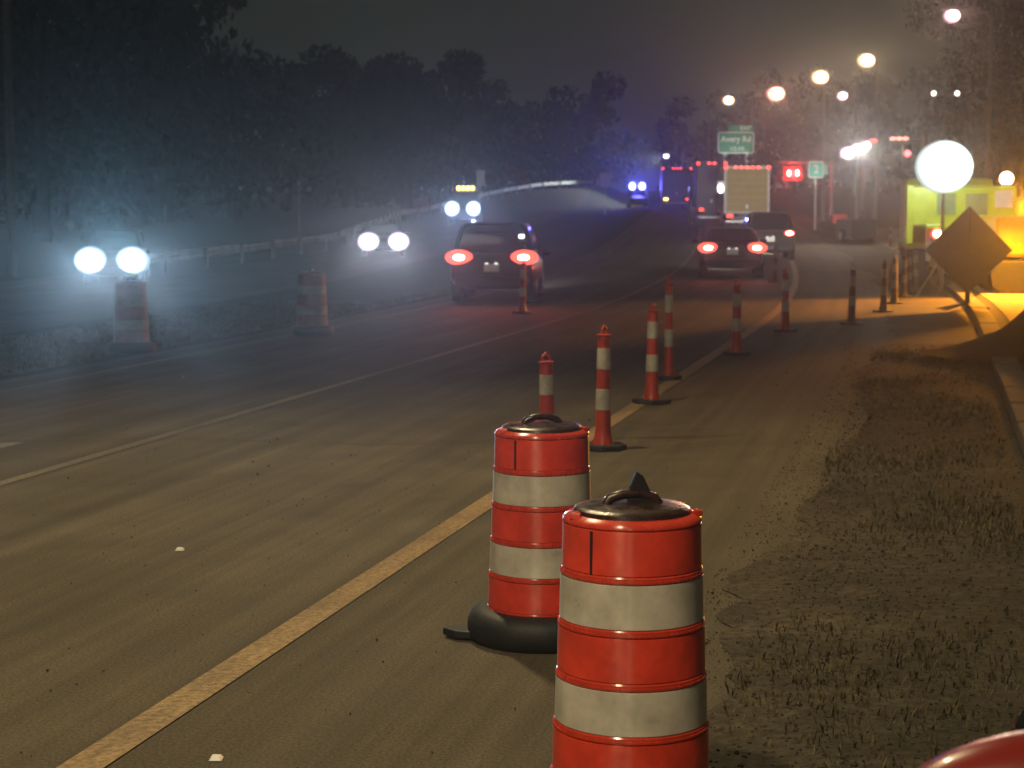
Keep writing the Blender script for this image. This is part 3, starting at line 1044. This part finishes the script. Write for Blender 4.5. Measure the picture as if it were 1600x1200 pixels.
# police SUV with blue lights
q = gx(995, 168)
pc = car((q.x, q.y, q.z + 0.02), math.pi, 'navy', 'police vehicle with flashing blue white roof lights in the distance', OG, True)
lb = MB().box((0, -0.8, 1.80), (1.5, 0.3, 0.12)).build('light_bar', M['black'], pc, bevel=0.02)
for sx in (-1, 1):
    MB().ball((sx * 0.46, -0.6, 2.0), 0.52, 14, 10, (0.85, 0.6, 1.0)).build('blue_light', M['e_blue'], lb, smooth=True)
p_ = Vector((q.x, q.y - 1.4, q.z + 2.1))
lamp('POINT', p_, 900, (0.08, 0.08, 1.0), None, 0.4)
halo_beams(p_, 9000, (0.10, 0.11, 1.0), 0.7, 1.35)

# ------------------------------------------------------------------ trucks
def box_truck(loc, rz, label, doorm, framem, wd=2.4, bh=2.5, z0=1.05, top_red=5, turn=None, tail='e_brake'):
    root = empty('box_truck', loc, rz, label, 'truck', None)
    MB().box((0, 3.0, z0 + bh / 2), (wd, 6.0, bh)).build('box', M['box_white'] if framem != 'dark' else M['black'], root, bevel=0.03)
    n = 6
    fr = MB()
    for sx in (-1, 1):
        fr.box((sx * (wd / 2 - 0.07), -0.03, z0 + bh / 2), (0.13, 0.07, bh))
    fr.box((0, -0.03, z0 + bh - 0.09), (wd - 0.28, 0.07, 0.17))
    fr.box((0, -0.03, z0 + 0.05), (wd - 0.28, 0.07, 0.10))
    f_ = fr.build('door_frame', M['white_paint'] if framem != 'dark' else M['black'], root)
    for k in range(n):
        hh = (bh - 0.27) / n
        MB().box((0, 0.0, z0 + 0.10 + hh * (k + 0.5)), (wd - 0.28, 0.04, hh - 0.012)).build('door_panel', doorm, root)
    MB().box((0, -0.04, z0 + 0.35), (0.14, 0.05, 0.2)).build('door_latch', M['steel'], root)
    for k in range(top_red):
        MB().ball((-0.30 * (top_red - 1) / 2 + 0.30 * k, -0.07, z0 + bh - 0.09), 0.11, 10, 8, (1, 0.4, 0.6)).build('marker_light', M['e_tail'], root, smooth=True)
    for sx in (-1, 1):
        MB().ball((sx * (wd / 2 - 0.07), -0.07, z0 + bh - 0.10), 0.10, 10, 8, (1, 0.4, 1)).build('marker_light', M['e_tail'], root, smooth=True)
        m_ = M[tail]
        if turn and sx < 0:
            m_ = turn
        MB().box((sx * (wd / 2 - 0.32), -0.07, z0 - 0.14), (0.34, 0.08, 0.18)).build('tail_light', m_, root, bevel=0.02)
        wheel(root, sx * (wd / 2 - 0.22), 1.2, 0.48, 0.42)
        MB().box((sx * (wd / 2 - 0.22), 0.62, 0.45), (0.48, 0.02, 0.62)).build('mud_flap', M['rubber'], root)
    MB().box((0, 0.02, 0.62), (wd - 0.2, 0.1, 0.12)).build('underride_bar', M['steel'], root)
    MB().box((0, 2.8, z0 - 0.12), (0.9, 6.6, 0.18)).build('chassis', M['black'], root)
    MB().box((0, 7.0, 1.55), (2.1, 1.8, 2.0)).build('cab', P['white'] if framem != 'dark' else P['navy'], root, bevel=0.15)
    MB().box((0, 7.92, 1.95), (1.8, 0.03, 0.8)).build('windscreen', M['glass'], root)
    for sx in (-1, 1):
        wheel(root, sx * 0.88, 7.0, 0.46, 0.28)
        MB().box((sx * 1.3, 7.5, 1.9), (0.14, 0.1, 0.4)).build('mirror', M['black'], root, bevel=0.02)
    return root
def face(q):
    return -math.atan2(q.x, q.y) * 0.55
q = gx(1165, 95)
bt = box_truck((q.x, q.y, q.z + 0.02), face(q), 'box truck with tan rear door in a white lit frame, driving away', M['tan_door'], 'white')
# small things fixed to the truck's left side
m_ = MB().box((-1.38, 0.1, 2.45), (0.34, 0.12, 0.62)).build('side_box', M['white_paint'], bt, bevel=0.04)
MB().ball((-1.38, -0.06, 2.35), 0.2, 12, 8, (0.8, 0.4, 1.2)).build('side_lamp', M['e_white'], bt, smooth=True)
q = gx(1110, 104)
bt2 = box_truck((q.x, q.y, q.z + 0.02), face(q), 'tall dark trailer with red corner lights beside the box truck', M['black'], 'dark', 1.7, 2.6, 1.2, 2)
q = gx(1056, 150)
bt3 = box_truck((q.x, q.y, q.z + 0.02), face(q), 'distant dark truck with red lights on top and an amber turn light', P['navy'], 'dark', 2.45, 2.5, 1.05, 3, M['e_amber'])

# ------------------------------------------------------------------ lime work truck and yellow machine
def lime_truck():
    p_ = gx(1502, 44)
    root = empty('work_truck', (p_.x, p_.y, p_.z + 0.02), R(-8), 'lime yellow work truck with a side window, standing under the round white lamp', 'truck')
    W = 2.5
    # rear body with cut-outs seen from behind
    MB().box((0.0, 0.9, 2.05), (W, 1.9, 0.96)).build('body', M['lime'], root, bevel=0.05)
    MB().box((-W / 2 - 0.04, -0.08, 1.85), (0.16, 0.16, 1.45)).build('corner_post', M['lime'], root, bevel=0.02)
    MB().box((0.15, -0.09, 1.56), (W - 0.4, 0.14, 0.10)).build('bottom_rail', M['lime'], root, bevel=0.02)
    for x_, w_ in ((-0.42, 0.55), (0.30, 0.62)):
        wn = MB().box((x_, -0.062, 2.10), (w_, 0.03, 0.62)).build('window', M['lime'], root, bevel=0.01)
        MB().box((x_, -0.082, 2.10), (w_ - 0.1, 0.02, 0.52)).build('pane', mat('green_glass', (0.25, 0.36, 0.16), 0.15, noise=(4, 0.2)), wn)
    MB().box((0.95, -0.075, 2.22), (0.42, 0.05, 0.42)).build('hatch', M['white_paint'], root, bevel=0.03)
    MB().box((1.52, 0.25, 1.85), (0.5, 0.9, 0.66)).build('side_tank', M['lime'], root, bevel=0.1)
    MB().box((0, 2.6, 1.25), (1.0, 6.0, 0.2)).build('chassis', M['black'], root)
    MB().box((0, 4.4, 1.85), (2.3, 1.9, 1.9)).build('cab', M['lime'], root, bevel=0.18)
    MB().box((0, 5.36, 2.2), (1.9, 0.04, 0.75)).build('windscreen', M['glass'], root)
    for sx in (-1, 1):
        wheel(root, sx * 1.0, 1.0, 0.5, 0.4)
        wheel(root, sx * 1.0, 4.4, 0.5, 0.3)
        MB().box((sx * 0.8, 0.3, 1.1), (0.1, 0.1, 0.8)).build('bracket', M['steel'], root)
    tl = MB().ball((-0.62, -0.12, 1.38), 0.16, 14, 10, (1, 0.4, 0.9)).build('tail_light', M['e_brake'], root, smooth=True)
    MB().ball((-0.62, -0.15, 1.38), 0.11, 12, 8, (1, 0.5, 0.9)).build('bulb', M['e_brakehot'], tl, smooth=True)
    am = MB().ball((1.02, 0.1, 2.72), 0.17, 14, 10).build('beacon', emit('warm_beacon', (1.0, 0.72, 0.42), 7), root, smooth=True)
    MB().lathe([(0.1, 2.50), (0.1, 2.58)], 12, (1.02, 0.1, 0)).build('beacon_base', M['black'], root)
    return root
lime_truck()
def machine():
    p_ = gx(1640, 41)
    root = empty('excavator', (p_.x, p_.y, p_.z + 0.02), R(-95), 'yellow digging machine at the right edge, lit orange', 'digging machine')
    for sx in (-1, 1):
        poly = [(-1.5, 0.15), (-1.3, 0.0), (1.3, 0.0), (1.5, 0.15), (1.55, 0.45), (1.3, 0.72), (-1.3, 0.72), (-1.55, 0.45)]
        MB().prism(poly, (sx * 0.95 - 0.2, 0, 0.0), (0, 1, 0), (0, 0, 1), (0.4, 0, 0)).build('track', M['rubber'], root, bevel=0.03)
    MB().box((0, 0, 1.25), (2.2, 2.9, 0.9)).build('deck', M['yellow'], root, bevel=0.08)
    MB().box((-0.55, 0.6, 2.3), (0.95, 1.5, 1.25)).build('cab', M['yellow'], root, bevel=0.1)
    MB().box((-0.55, -0.17, 2.4), (0.75, 0.03, 0.8)).build('window', M['glass'], root)
    MB().box((-1.04, 0.6, 2.4), (0.03, 1.2, 0.8)).build('side_window', M['glass'], root)
    bm_ = [(0.4, 0.9, 1.6), (0.4, 2.2, 3.6), (0.4, 4.0, 3.9)]
    MB().tube(bm_, [0.24, 0.26, 0.18], 4).build('boom', M['yellow'], root)
    MB().tube([(0.4, 3.9, 4.0), (0.4, 4.6, 1.6)], [0.17, 0.12], 4).build('arm', M['yellow'], root)
    MB().prism([(0, 0), (0.8, 0.1), (0.7, 0.8), (0.1, 0.9)], (0.0, 4.2, 0.8), (0, 1, 0), (0, 0, 1), (0.8, 0, 0)).build('bucket', M['steel'], root)
    for x_ in (-0.85, -0.3):
        wl = MB().box((x_, -0.22, 3.02), (0.2, 0.1, 0.16)).build('work_light', M['e_white'], root, bevel=0.02)
    MB().ball((-0.5, 0.6, 3.05), 0.14, 12, 8).build('beacon', M['e_amber'], root, smooth=True)
    return root
exc = machine()
p_ = pt(1612, 318, 39.5)
lamp('SPOT', p_, 6000, (1.0, 0.34, 0.015), None, 0.2, Vector((-1.0, -1.6, -2.4)), R(130), 0.8)

# ------------------------------------------------------------------ light towers
def balloon_tower():
    c = pt(1475, 262, 41.5)
    g = zg(c.x, c.y)
    root = empty('balloon_light', (c.x, c.y, g + 0.02), 0, 'large round white balloon lamp glaring on its mast', 'work lamp')
    h = c.z - g
    MB().ball((0, 0, h), 0.66, 36, 18, (1, 1, 0.92)).build('balloon', M['e_balloon'], root, smooth=True)
    MB().tube([(0, 0, 0.1), (0, 0, h - 0.6)], [0.05, 0.035], 10).build('mast', M['steel'], root)
    p2 = Vector((c.x, c.y - 0.6, c.z))
    halo_beams(p2, 1500, (0.86, 1.0, 0.97), 2.2, 4.0, (0, 60, 120, 180))
    halo_beams(p2, 8000, (0.86, 1.0, 0.97), 0.95, 1.8, (0, 60, 120, 180, 240, 300))
    for a in (90, 210, 330):
        MB().tube([(0, 0, 0.9), (math.cos(R(a)) * 0.75, math.sin(R(a)) * 0.75, 0.0)], 0.022, 8).build('leg', M['steel'], root)
balloon_tower()
def flood_tower():
    c = pt(1340, 236, 82)
    g = zg(c.x, c.y)
    root = empty('light_tower', (c.x, c.y, g + 0.02), R(10), 'second bright floodlight tower behind the posts, white with a pink edge', 'work lamp')
    h = c.z - g
    MB().tube([(0, 0, 0.8), (0, 0, h - 0.15)], [0.08, 0.05], 10).build('mast', M['steel'], root)
    MB().tube([(-0.75, 0, h - 0.35), (0.75, 0, h + 0.42)], 0.04, 8).build('cross_bar', M['steel'], root)
    for k, (dx, dz, r) in enumerate(((-0.5, -0.12, 0.40), (-0.05, 0.05, 0.38), (0.38, 0.22, 0.28))):
        hd_ = MB().box((dx, 0.05, h + dz), (r * 1.7, 0.14, r * 1.4)).build('floodlight', M['steel'], root, bevel=0.03)
        MB().ball((dx, -0.05, h + dz), r, 16, 10, (1, 0.3, 0.8)).build('lens', emit_soft('flood_glow', (1.0, 0.93, 1.0), 12, (1.0, 0.6, 0.9)), hd_, smooth=True)
    MB().ball((0.72, -0.05, h + 0.44), 0.12, 10, 8, (1.6, 0.6, 0.7)).build('red_lamp', M['e_tail'], root, smooth=True)
    MB().box((0, 0, 0.65), (1.2, 2.0, 0.9)).build('generator', M['black'], root, bevel=0.06)
    for sx in (-1, 1):
        wheel(root, sx * 0.66, 0, 0.33, 0.18)
    p2 = Vector((c.x, c.y - 0.5, c.z))
    halo_beams(p2, 2500, (1.0, 0.84, 1.0), 0.8, 1.5, (0, 60, 120, 180, 240, 300))
    lamp('SPOT', p2 + Vector((0, -0.2, 0)), 1300, (1.0, 0.84, 0.62), None, 0.3, Vector((-9, -14, -8)), R(120))
flood_tower()

# ------------------------------------------------------------------ street lamps
LG = 'street lamps along the road'
def street_lamp(px, py, Y, r, m, label, arm=-2.0, light=0, color=(1, 0.84, 0.66), glow=0):
    c = pt(px, py, Y)
    bx = c.x - arm
    g = zg(bx, Y)
    root = empty('street_lamp', (bx, Y, g), 0, label, 'street lamp', LG)
    h = c.z - g
    MB().tube([(0, 0, -0.1), (0, 0, h * 0.5), (0, 0, h - 0.3), (arm * 0.12, 0, h + 0.1), (arm * 0.45, 0, h + 0.3), (arm * 0.95, 0, h + 0.32)], [0.12, 0.09, 0.07, 0.055, 0.05, 0.045], 10).build('pole', M['pole'], root, smooth=True)
    MB().box((0, 0, 0.15), (0.35, 0.35, 0.3)).build('base', M['concrete'], root, bevel=0.03)
    if glow:
        halo_beams((c.x, Y - r - 0.1, c.z), glow, color, 66 / Y, 120 / Y, (45, 135, 225, 315))
    hd_ = MB().ball((arm, 0, h + 0.27), 0.34, 16, 8, (1.3, 0.7, 0.42)).build('lamp_head', M['steel'], root, smooth=True)
    MB().ball((arm, 0, h), r, 18, 12, (1, 1, 0.8)).build('globe', m, hd_, smooth=True)  # globe enlarged so its shape takes in the lamp's glare
    return root
street_lamp(1138, 157, 150, 0.52, M['e_street'], 'leftmost high street lamp, straight above the larger green sign', 1.6, 0, glow=1700, color=(1, 0.75, 0.6))
street_lamp(1212, 147, 124, 0.66, emit_soft('street_lamp_red', (1.0, 0.72, 0.60), 26, (1.0, 0.36, 0.22)), 'high street lamp with a wide orange halo, second from the left', 1.6, 6000, (1, 0.42, 0.26), 8000)
street_lamp(1281, 121, 108, 0.56, M['e_street'], 'high street lamp with a clear grey pole running down past the small green sign', -0.3, 6000, (1, 0.60, 0.34), 4000)
street_lamp(1316, 150, 126, 0.40, M['e_street_pink'], 'smaller pinkish street lamp between two brighter ones', -1.6, 0)
street_lamp(1353, 95, 94, 0.50, M['e_street'], 'high yellowish street lamp with a pole ending above the floodlights', -0.6, 6000, (1, 0.66, 0.30), 3500)
street_lamp(1487, 25, 73, 0.36, M['e_street_pink'], 'topmost street lamp, near the upper right corner', -1.6, 5000, (1, 0.50, 0.36), 2000)
street_lamp(1041, 244, 188, 0.28, M['e_white'], 'low distant lamp just right of the blue lights', -1.2)
p_ = pt(1036, 247, 187)
lamp('SPOT', p_, 9000, (0.92, 1.0, 0.95), None, 0.2, Vector((2.5, 178, 4.6)) - p_, R(95))
# a lamp standard with two small lamps
c = pt(1477, 146, 92)
g = zg(c.x, 92)
root = empty('twin_lamp', (c.x, 92, g), 0, 'pair of tiny white lamps side by side above the round lamp', 'lamp post')
h = c.z - g
MB().tube([(0, 0, 0), (0, 0, h)], [0.12, 0.06], 8).build('pole', M['wood'], root)
MB().tube([(-0.7, 0, h - 0.1), (0.7, 0, h - 0.1)], 0.04, 8).build('cross_bar', M['steel'], root)
for sx in (-1, 1):
    MB().ball((sx * 0.6, -0.05, h), 0.12, 12, 8).build('lamp', M['e_white'], root, smooth=True)

# street lamps that light the foreground: they stand beside and behind the camera
def near_lamp(x, y, h, arm, light, color, size, label, tilt=0.35):
    root = empty('street_lamp', (x, y, zg(x, y)), 0, label, 'street lamp', LG)
    MB().tube([(0, 0, -0.1), (0, 0, h - 0.3), (arm * 0.15, 0, h + 0.1), (arm * 0.95, 0, h + 0.3)], [0.12, 0.08, 0.06, 0.05], 10).build('pole', M['pole'], root, smooth=True)
    hd_ = MB().ball((arm, 0, h + 0.28), 0.34, 16, 8, (1.3, 0.8, 0.42)).build('lamp_head', M['steel'], root, smooth=True)
    MB().ball((arm, 0, h + 0.12), 0.2, 16, 8, (1, 1, 0.4)).build('globe', M['e_street'], hd_, smooth=True)
    lamp('SPOT', (x + arm, y, zg(x, y) + h - 0.05), light, color, None, size, Vector((0, tilt, -1)), R(156), 1.0)
near_lamp(-11.5, 0.5, 9.0, 9.0, 2500, (1.0, 0.78, 0.44), 0.22, 'street lamp with a long arm out over the near lane, behind the camera')
near_lamp(-11.5, -19, 5.6, 9.0, 3600, (1.0, 0.78, 0.46), 0.2, 'lower street lamp farther back, behind the camera')
near_lamp(-11.0, 14, 9.2, 9.2, 2500, (1.0, 0.77, 0.42), 0.25, 'street lamp arm over the near lane, above the picture', -0.4)

# ------------------------------------------------------------------ signs and signals
def text(body, size, loc, parent, m, name='lettering', align='CENTER'):
    cu = bpy.data.curves.new(name, 'FONT')
    cu.body = body
    cu.size = size
    cu.align_x = align
    cu.align_y = 'CENTER'
    cu.extrude = 0.004
    cu.offset = size * 0.02
    o = bpy.data.objects.new(name, cu)
    col.objects.link(o)
    o.data.materials.append(m)
    o.location = loc
    o.rotation_euler = (math.pi / 2, 0, 0)
    o.parent = parent
    bpy.context.view_layer.update()
    me = bpy.data.meshes.new_from_object(o.evaluated_get(bpy.context.evaluated_depsgraph_get()))
    k = bpy.data.objects.new(name, me)
    k.location, k.rotation_euler, k.parent = o.location, o.rotation_euler, parent
    bpy.data.objects.remove(o)
    col.objects.link(k)
    if not me.materials:
        me.materials.append(m)
    return k
def rrect(w_, h_, r, n=5):
    out = []
    for cx, cy, a0 in ((w_ / 2 - r, h_ / 2 - r, 0), (-w_ / 2 + r, h_ / 2 - r, 90), (-w_ / 2 + r, -h_ / 2 + r, 180), (w_ / 2 - r, -h_ / 2 + r, 270)):
        for k in range(n):
            a = R(a0 + 90 * k / (n - 1))
            out.append((cx + r * math.cos(a), cy + r * math.sin(a)))
    return out
def green_sign():
    Y = 118
    c = pt(1150, 223, Y)
    s = F / Y
    w_, h_ = 56 / s, 33 / s
    g = zg(c.x, Y)
    root = empty('guide_sign', (c.x, Y, g), 0, 'larger green road sign with a small tab on top, lettered in white', 'road sign')
    z = c.z - g
    MB().prism(rrect(w_, h_, 0.12), (0, 0, z), (1, 0, 0), (0, 0, 1), (0, 0.05, 0)).build('border', M['sign_white'], root)
    MB().prism(rrect(w_ - 0.12, h_ - 0.12, 0.09), (0, -0.006, z), (1, 0, 0), (0, 0, 1), (0, 0.03, 0)).build('panel', M['sign_green'], root)
    tz = z + h_ / 2 + 5.5 / s
    tab = MB().prism(rrect(40 / s, 11 / s, 0.06), (w_ / 2 - 20.5 / s, 0, tz), (1, 0, 0), (0, 0, 1), (0, 0.05, 0)).build('tab', M['sign_green'], root)
    text('EXIT', 0.36, (w_ / 2 - 13 / s, -0.008, tz), root, M['sign_white'])
    text('Avery Rd', 0.52, (0, -0.012, z + 0.22), root, M['sign_white'])
    text('1/2 MI', 0.36, (0.05, -0.012, z - 0.40), root, M['sign_white'])
    for sx in (-1, 1):
        MB().box((sx * w_ * 0.3, 0.14, z / 2), (0.14, 0.14, z)).build('post', M['steel'], root)
        MB().tube([(sx * w_ * 0.3, 0.1, z - h_ / 2 - 0.15), (sx * w_ * 0.3, -1.5, z - h_ / 2 - 0.35)], 0.04, 8).build('added_lamp_arm', M['steel'], root)
        MB().box((sx * w_ * 0.3, -1.5, z - h_ / 2 - 0.35), (0.4, 0.2, 0.12)).build('added_sign_lamp', M['black'], root, bevel=0.02)  # added luminaires that brighten the sign face, no such source known
        lamp('SPOT', (c.x + sx * w_ * 0.3, Y - 1.5, c.z - h_ / 2 - 0.25), 75, (0.9, 1.0, 0.92), None, 0.15, Vector((-sx * 0.3, 1.5, h_ / 2 + 0.4)), R(120))
green_sign()
def small_green():
    Y = 100
    c = pt(1275, 265, Y)
    s = F / Y
    w_ = 24 / s
    g = zg(c.x, Y)
    root = empty('route_sign', (c.x, Y, g), 0, 'smaller square green sign with a white edge right of the red signals', 'road sign')
    z = c.z - g
    MB().prism(rrect(w_, w_ * 1.08, 0.1), (0, 0, z), (1, 0, 0), (0, 0, 1), (0, 0.04, 0)).build('border', M['sign_white'], root)
    MB().prism(rrect(w_ - 0.13, w_ * 1.08 - 0.13, 0.08), (0, -0.006, z), (1, 0, 0), (0, 0, 1), (0, 0.03, 0)).build('panel', mat('route_green', (0.05, 0.42, 0.30), 0.4, noise=(5, 0.15)), root)
    text('2', 0.62, (0.02, -0.012, z), root, M['sign_white'])
    MB().prism(rrect(5 / s, 15 / s, 0.04), (w_ / 2 + 4 / s, 0.1, z), (1, 0, 0), (0, 0, 1), (0, 0.04, 0)).build('side_plate', mat('pale_green', (0.2, 0.5, 0.4), 0.4, noise=(4, 0.1)), root)
    MB().box((0, 0.10, z / 2), (0.1, 0.1, z)).build('post', M['steel'], root)
    MB().tube([(0, 0.1, z - 0.9), (0, -1.1, z - 0.95)], 0.03, 8).build('added_lamp_arm', M['steel'], root)
    MB().box((0, -1.1, z - 0.92), (0.3, 0.16, 0.1)).build('added_sign_lamp', M['black'], root, bevel=0.02)  # likewise an added luminaire, only there to brighten this panel
    lamp('SPOT', (c.x, Y - 1.1, c.z - 0.84), 60, (0.9, 1.0, 0.95), None, 0.1, Vector((0, 1.1, 0.8)), R(110))
small_green()
def signal_pair():
    Y = 128
    c = pt(1239, 271, Y)
    s = F / Y
    pole = pt(1300, 271, Y)
    g = zg(pole.x, Y)
    root = empty('traffic_signal', (pole.x, Y, g), 0, 'two red traffic lights side by side on a long arm', 'traffic light')
    z = c.z - g
    dx = c.x - pole.x
    MB().tube([(0, 0, 0), (0, 0, z + 0.9)], [0.14, 0.1], 10).build('pole', M['pole'], root)
    MB().tube([(0, 0.1, z + 0.75), (dx - 1.0, 0.1, z + 0.8)], [0.08, 0.05], 8).build('arm', M['pole'], root)
    bk = MB().prism(rrect(29 / s, 20 / s, 0.08), (dx, 0.02, z), (1, 0, 0), (0, 0, 1), (0, 0.05, 0)).build('backplate', mat('red_backplate', (0.45, 0.03, 0.03), 0.4, noise=(4, 0.1)), root)
    for sx in (-1, 1):
        hs = MB().box((dx + sx * 6.5 / s, -0.02, z), (0.42, 0.10, 0.75)).build('signal_head', M['tail_red'], root, bevel=0.03)
        MB().ball((dx + sx * 6.5 / s, -0.10, z + 0.02), 0.25, 14, 8, (0.8, 0.4, 1.2)).build('red_lens', M['e_red'], hs, smooth=True)
        MB().ball((dx + sx * 6.5 / s, -0.16, z + 0.02), 0.13, 12, 8, (0.8, 0.6, 1.4)).build('bulb', M['e_brakehot'], hs, smooth=True)
    p2 = Vector((c.x, Y - 0.5, c.z))
    lamp('POINT', p2, 600, (1, 0.05, 0.05), None, 0.3)
signal_pair()
def mast_arm():
    Y = 74
    pole = pt(1445, 220, Y)
    g = zg(pole.x, Y)
    root = empty('traffic_signal', (pole.x, Y, g), 0, 'mast arm with a small red light and a pale sign, left of the round lamp', 'traffic light')
    a = pt(1392, 219, Y)
    z = a.z - g
    dx = a.x - pole.x
    MB().tube([(0, 0, 0), (0, 0, z + 0.3)], [0.14, 0.1], 10).build('pole', M['pole'], root)
    MB().tube([(0, 0, z), (dx, 0, z)], [0.08, 0.05], 8).build('arm', M['pole'], root)
    for px in (1394, 1404, 1414):  # glowing balls stand in for red light reflected off the arm
        q_ = pt(px, 217, Y)
        MB().ball((q_.x - pole.x, -0.12, z + 0.06), 0.11, 10, 8, (1.3, 0.6, 0.7)).build('red_glint', emit('glint_glow', (1.0, 0.42, 0.34), 1.6), root, smooth=True)
    q_ = pt(1417, 240, Y)
    hs = MB().box((q_.x - pole.x, 0.0, q_.z - g - 0.12), (0.34, 0.18, 1.0)).build('signal_head', M['black'], root, bevel=0.03)
    MB().ball((q_.x - pole.x, -0.12, q_.z - g), 0.13, 12, 8, (1, 0.5, 1)).build('red_lens', M['e_red'], hs, smooth=True)
    q_ = pt(1390, 247, Y)
    MB().prism(rrect(0.46, 0.34, 0.05), (q_.x - pole.x, -0.05, q_.z - g), (1, 0, 0), (0, 0, 1), (0, 0.03, 0)).build('sign_panel', M['white_paint'], root)
    MB().tube([(q_.x - pole.x, 0.0, q_.z - g), (q_.x - pole.x, 0, z)], 0.02, 6).build('hanger', M['steel'], root)
mast_arm()
def post_sign(name, px, py, Y, w_, h_, m, label, cat='road sign', pm=None, round_=False, rz=0):
    c = pt(px, py, Y)
    g = zg(c.x, Y)
    root = empty(name, (c.x, Y, g), rz, label, cat)
    z = c.z - g
    poly = [(w_ / 2 * math.cos(R(15 * k)), h_ / 2 * math.sin(R(15 * k))) for k in range(24)] if round_ else rrect(w_, h_, 0.05)
    MB().prism(poly, (0, 0, z), (1, 0, 0), (0, 0, 1), (0, 0.02, 0)).build('panel', m, root)
    MB().box((0, 0.055, z / 2), (0.07, 0.07, z)).build('post', pm or M['white_paint'], root)
    return root
post_sign('road_sign', 946, 281, 150, 0.95, 1.15, mat('pale_sign', (0.55, 0.56, 0.6), 0.5, noise=(4, 0.1)), 'plain pale square sign left of the blue lights', pm=M['steel'])
post_sign('road_sign', 1313, 342, 84, 0.68, 0.42, M['sign_red'], 'small red sign on a short white post in the far road', rz=0)
ms = post_sign('marker_sign', 751, 278, 118, 0.55, 1.0, M['white_paint'], 'white marker sign on a pale post behind the amber roof lights')
lb_ = gpt(1578, 430)
o = MB().box((0, 0, 0.09), (5.0, 0.3, 0.18)).build('parking_kerb', M['white_paint'], bevel=0.03)
q = pt(1580, 427, 50)
o.location = (q.x + 1.7, 50, zg(q.x + 1.7, 50) + 0.01)
tag(o, 'white painted kerb block lying behind the diamond sign', 'kerb block')

# utility poles at left
UG = 'poles beside the opposing road'
for px, Y, hh, r, lab in ((22, 62, 13, 0.15, 'tall wooden pole at the left edge of the picture'), (469, 92, 3.2, 0.06, 'short thin pole left of the pinkish headlights')):
    q = gx(px, Y)
    root = empty('utility_pole', q, 0, lab, 'pole', UG)
    MB().tube([(0, 0, -0.2), (0, 0, hh)], [r, r * 0.75], 10).build('pole', M['wood'] if hh > 5 else M['steel'], root, smooth=True)
    if hh > 5:
        MB().box((0, -0.16, hh - 0.6), (2.2, 0.1, 0.12)).build('cross_arm', M['wood'], root)
    else:
        MB().box((0, -0.02, hh - 0.1), (0.16, 0.03, 0.22)).build('plate', M['sign_white'], root)

# guardrail with posts
def guardrail():
    root = empty('guardrail', (0, 0, 0), 0, 'pale guardrail rising along the far side of the opposing road', 'guardrail')
    ys = [60 + 2 * i for i in range(0, 67)]
    prof = [(-0.0, 0.42), (0.04, 0.47), (-0.04, 0.53), (-0.04, 0.57), (0.04, 0.63), (-0.04, 0.69), (-0.04, 0.73), (0.0, 0.77)]
    def P3(y):
        x = rail_x(y)
        return x, y, zg(x, y)
    seg = 0
    ylist = list(ys)
    step = 4                                   # beam panels of 8 m
    for i in range(0, len(ylist) - 1, step):
        rings = []
        for y in ylist[i:i + step + 1]:
            x, yy, z = P3(y)
            dx = (rail_x(min(193, y + 1)) - rail_x(max(60, y - 1))) / 2
            nx, ny = 1 / math.hypot(1, dx), -dx / math.hypot(1, dx)
            rings.append([(x + nx * u, yy + ny * u, z + v) for u, v in prof] + [(x + nx * (u + 0.006), yy + ny * (u + 0.006), z + v) for u, v in reversed(prof)])
        MB().loft(rings).build('rail_panel', M['rail'], root)
    pm_ = None
    for y in ys[::2]:
        x, yy, z = P3(y)
        if pm_ is None:
            o_ = MB().box((0.1, 0, 0.35), (0.12, 0.15, 0.9)).build('rail_post', M['steel'], root)
            pm_ = o_.data
        else:
            o_ = bpy.data.objects.new('rail_post', pm_)
            col.objects.link(o_)
            o_.parent = root
        o_.location = (x, yy, z)
guardrail()

# mound of dark soil by the kerb
def mound():
    c = gpt(1712, 552)
    b = MB()
    n, m_ = 40, 16
    for j in range(m_ + 1):
        r = 2.3 * j / m_
        for k in range(n):
            a = 2 * math.pi * k / n
            x, y = math.cos(a) * r, math.sin(a) * r * 0.8
            h = 0.95 * math.exp(-(r / 1.25) ** 2) * (1 + 0.18 * math.sin(3 * a + r) + 0.1 * math.sin(7 * a + 4 * r)) + rnd.uniform(-0.025, 0.025) - 0.05 * (j / m_)
            b.v.append((x, y, h))
    for j in range(m_):
        for k in range(n):
            b.f.append((j * n + k, j * n + (k + 1) % n, (j + 1) * n + (k + 1) % n, (j + 1) * n + k))
    o = b.build('soil_mound', M['soil'], smooth=True)
    o.location = c
    tag(o, 'dark rounded heap of soil behind the kerb at the right edge', 'soil mound')
mound()

# ------------------------------------------------------------------ red car whose mirror shows at the lower right
rc = car((1.93, 1.83, 0.02), R(0), 'red', 'red car whose glossy mirror shell pokes into the lower right corner', None, True, mirror_r=0.335)
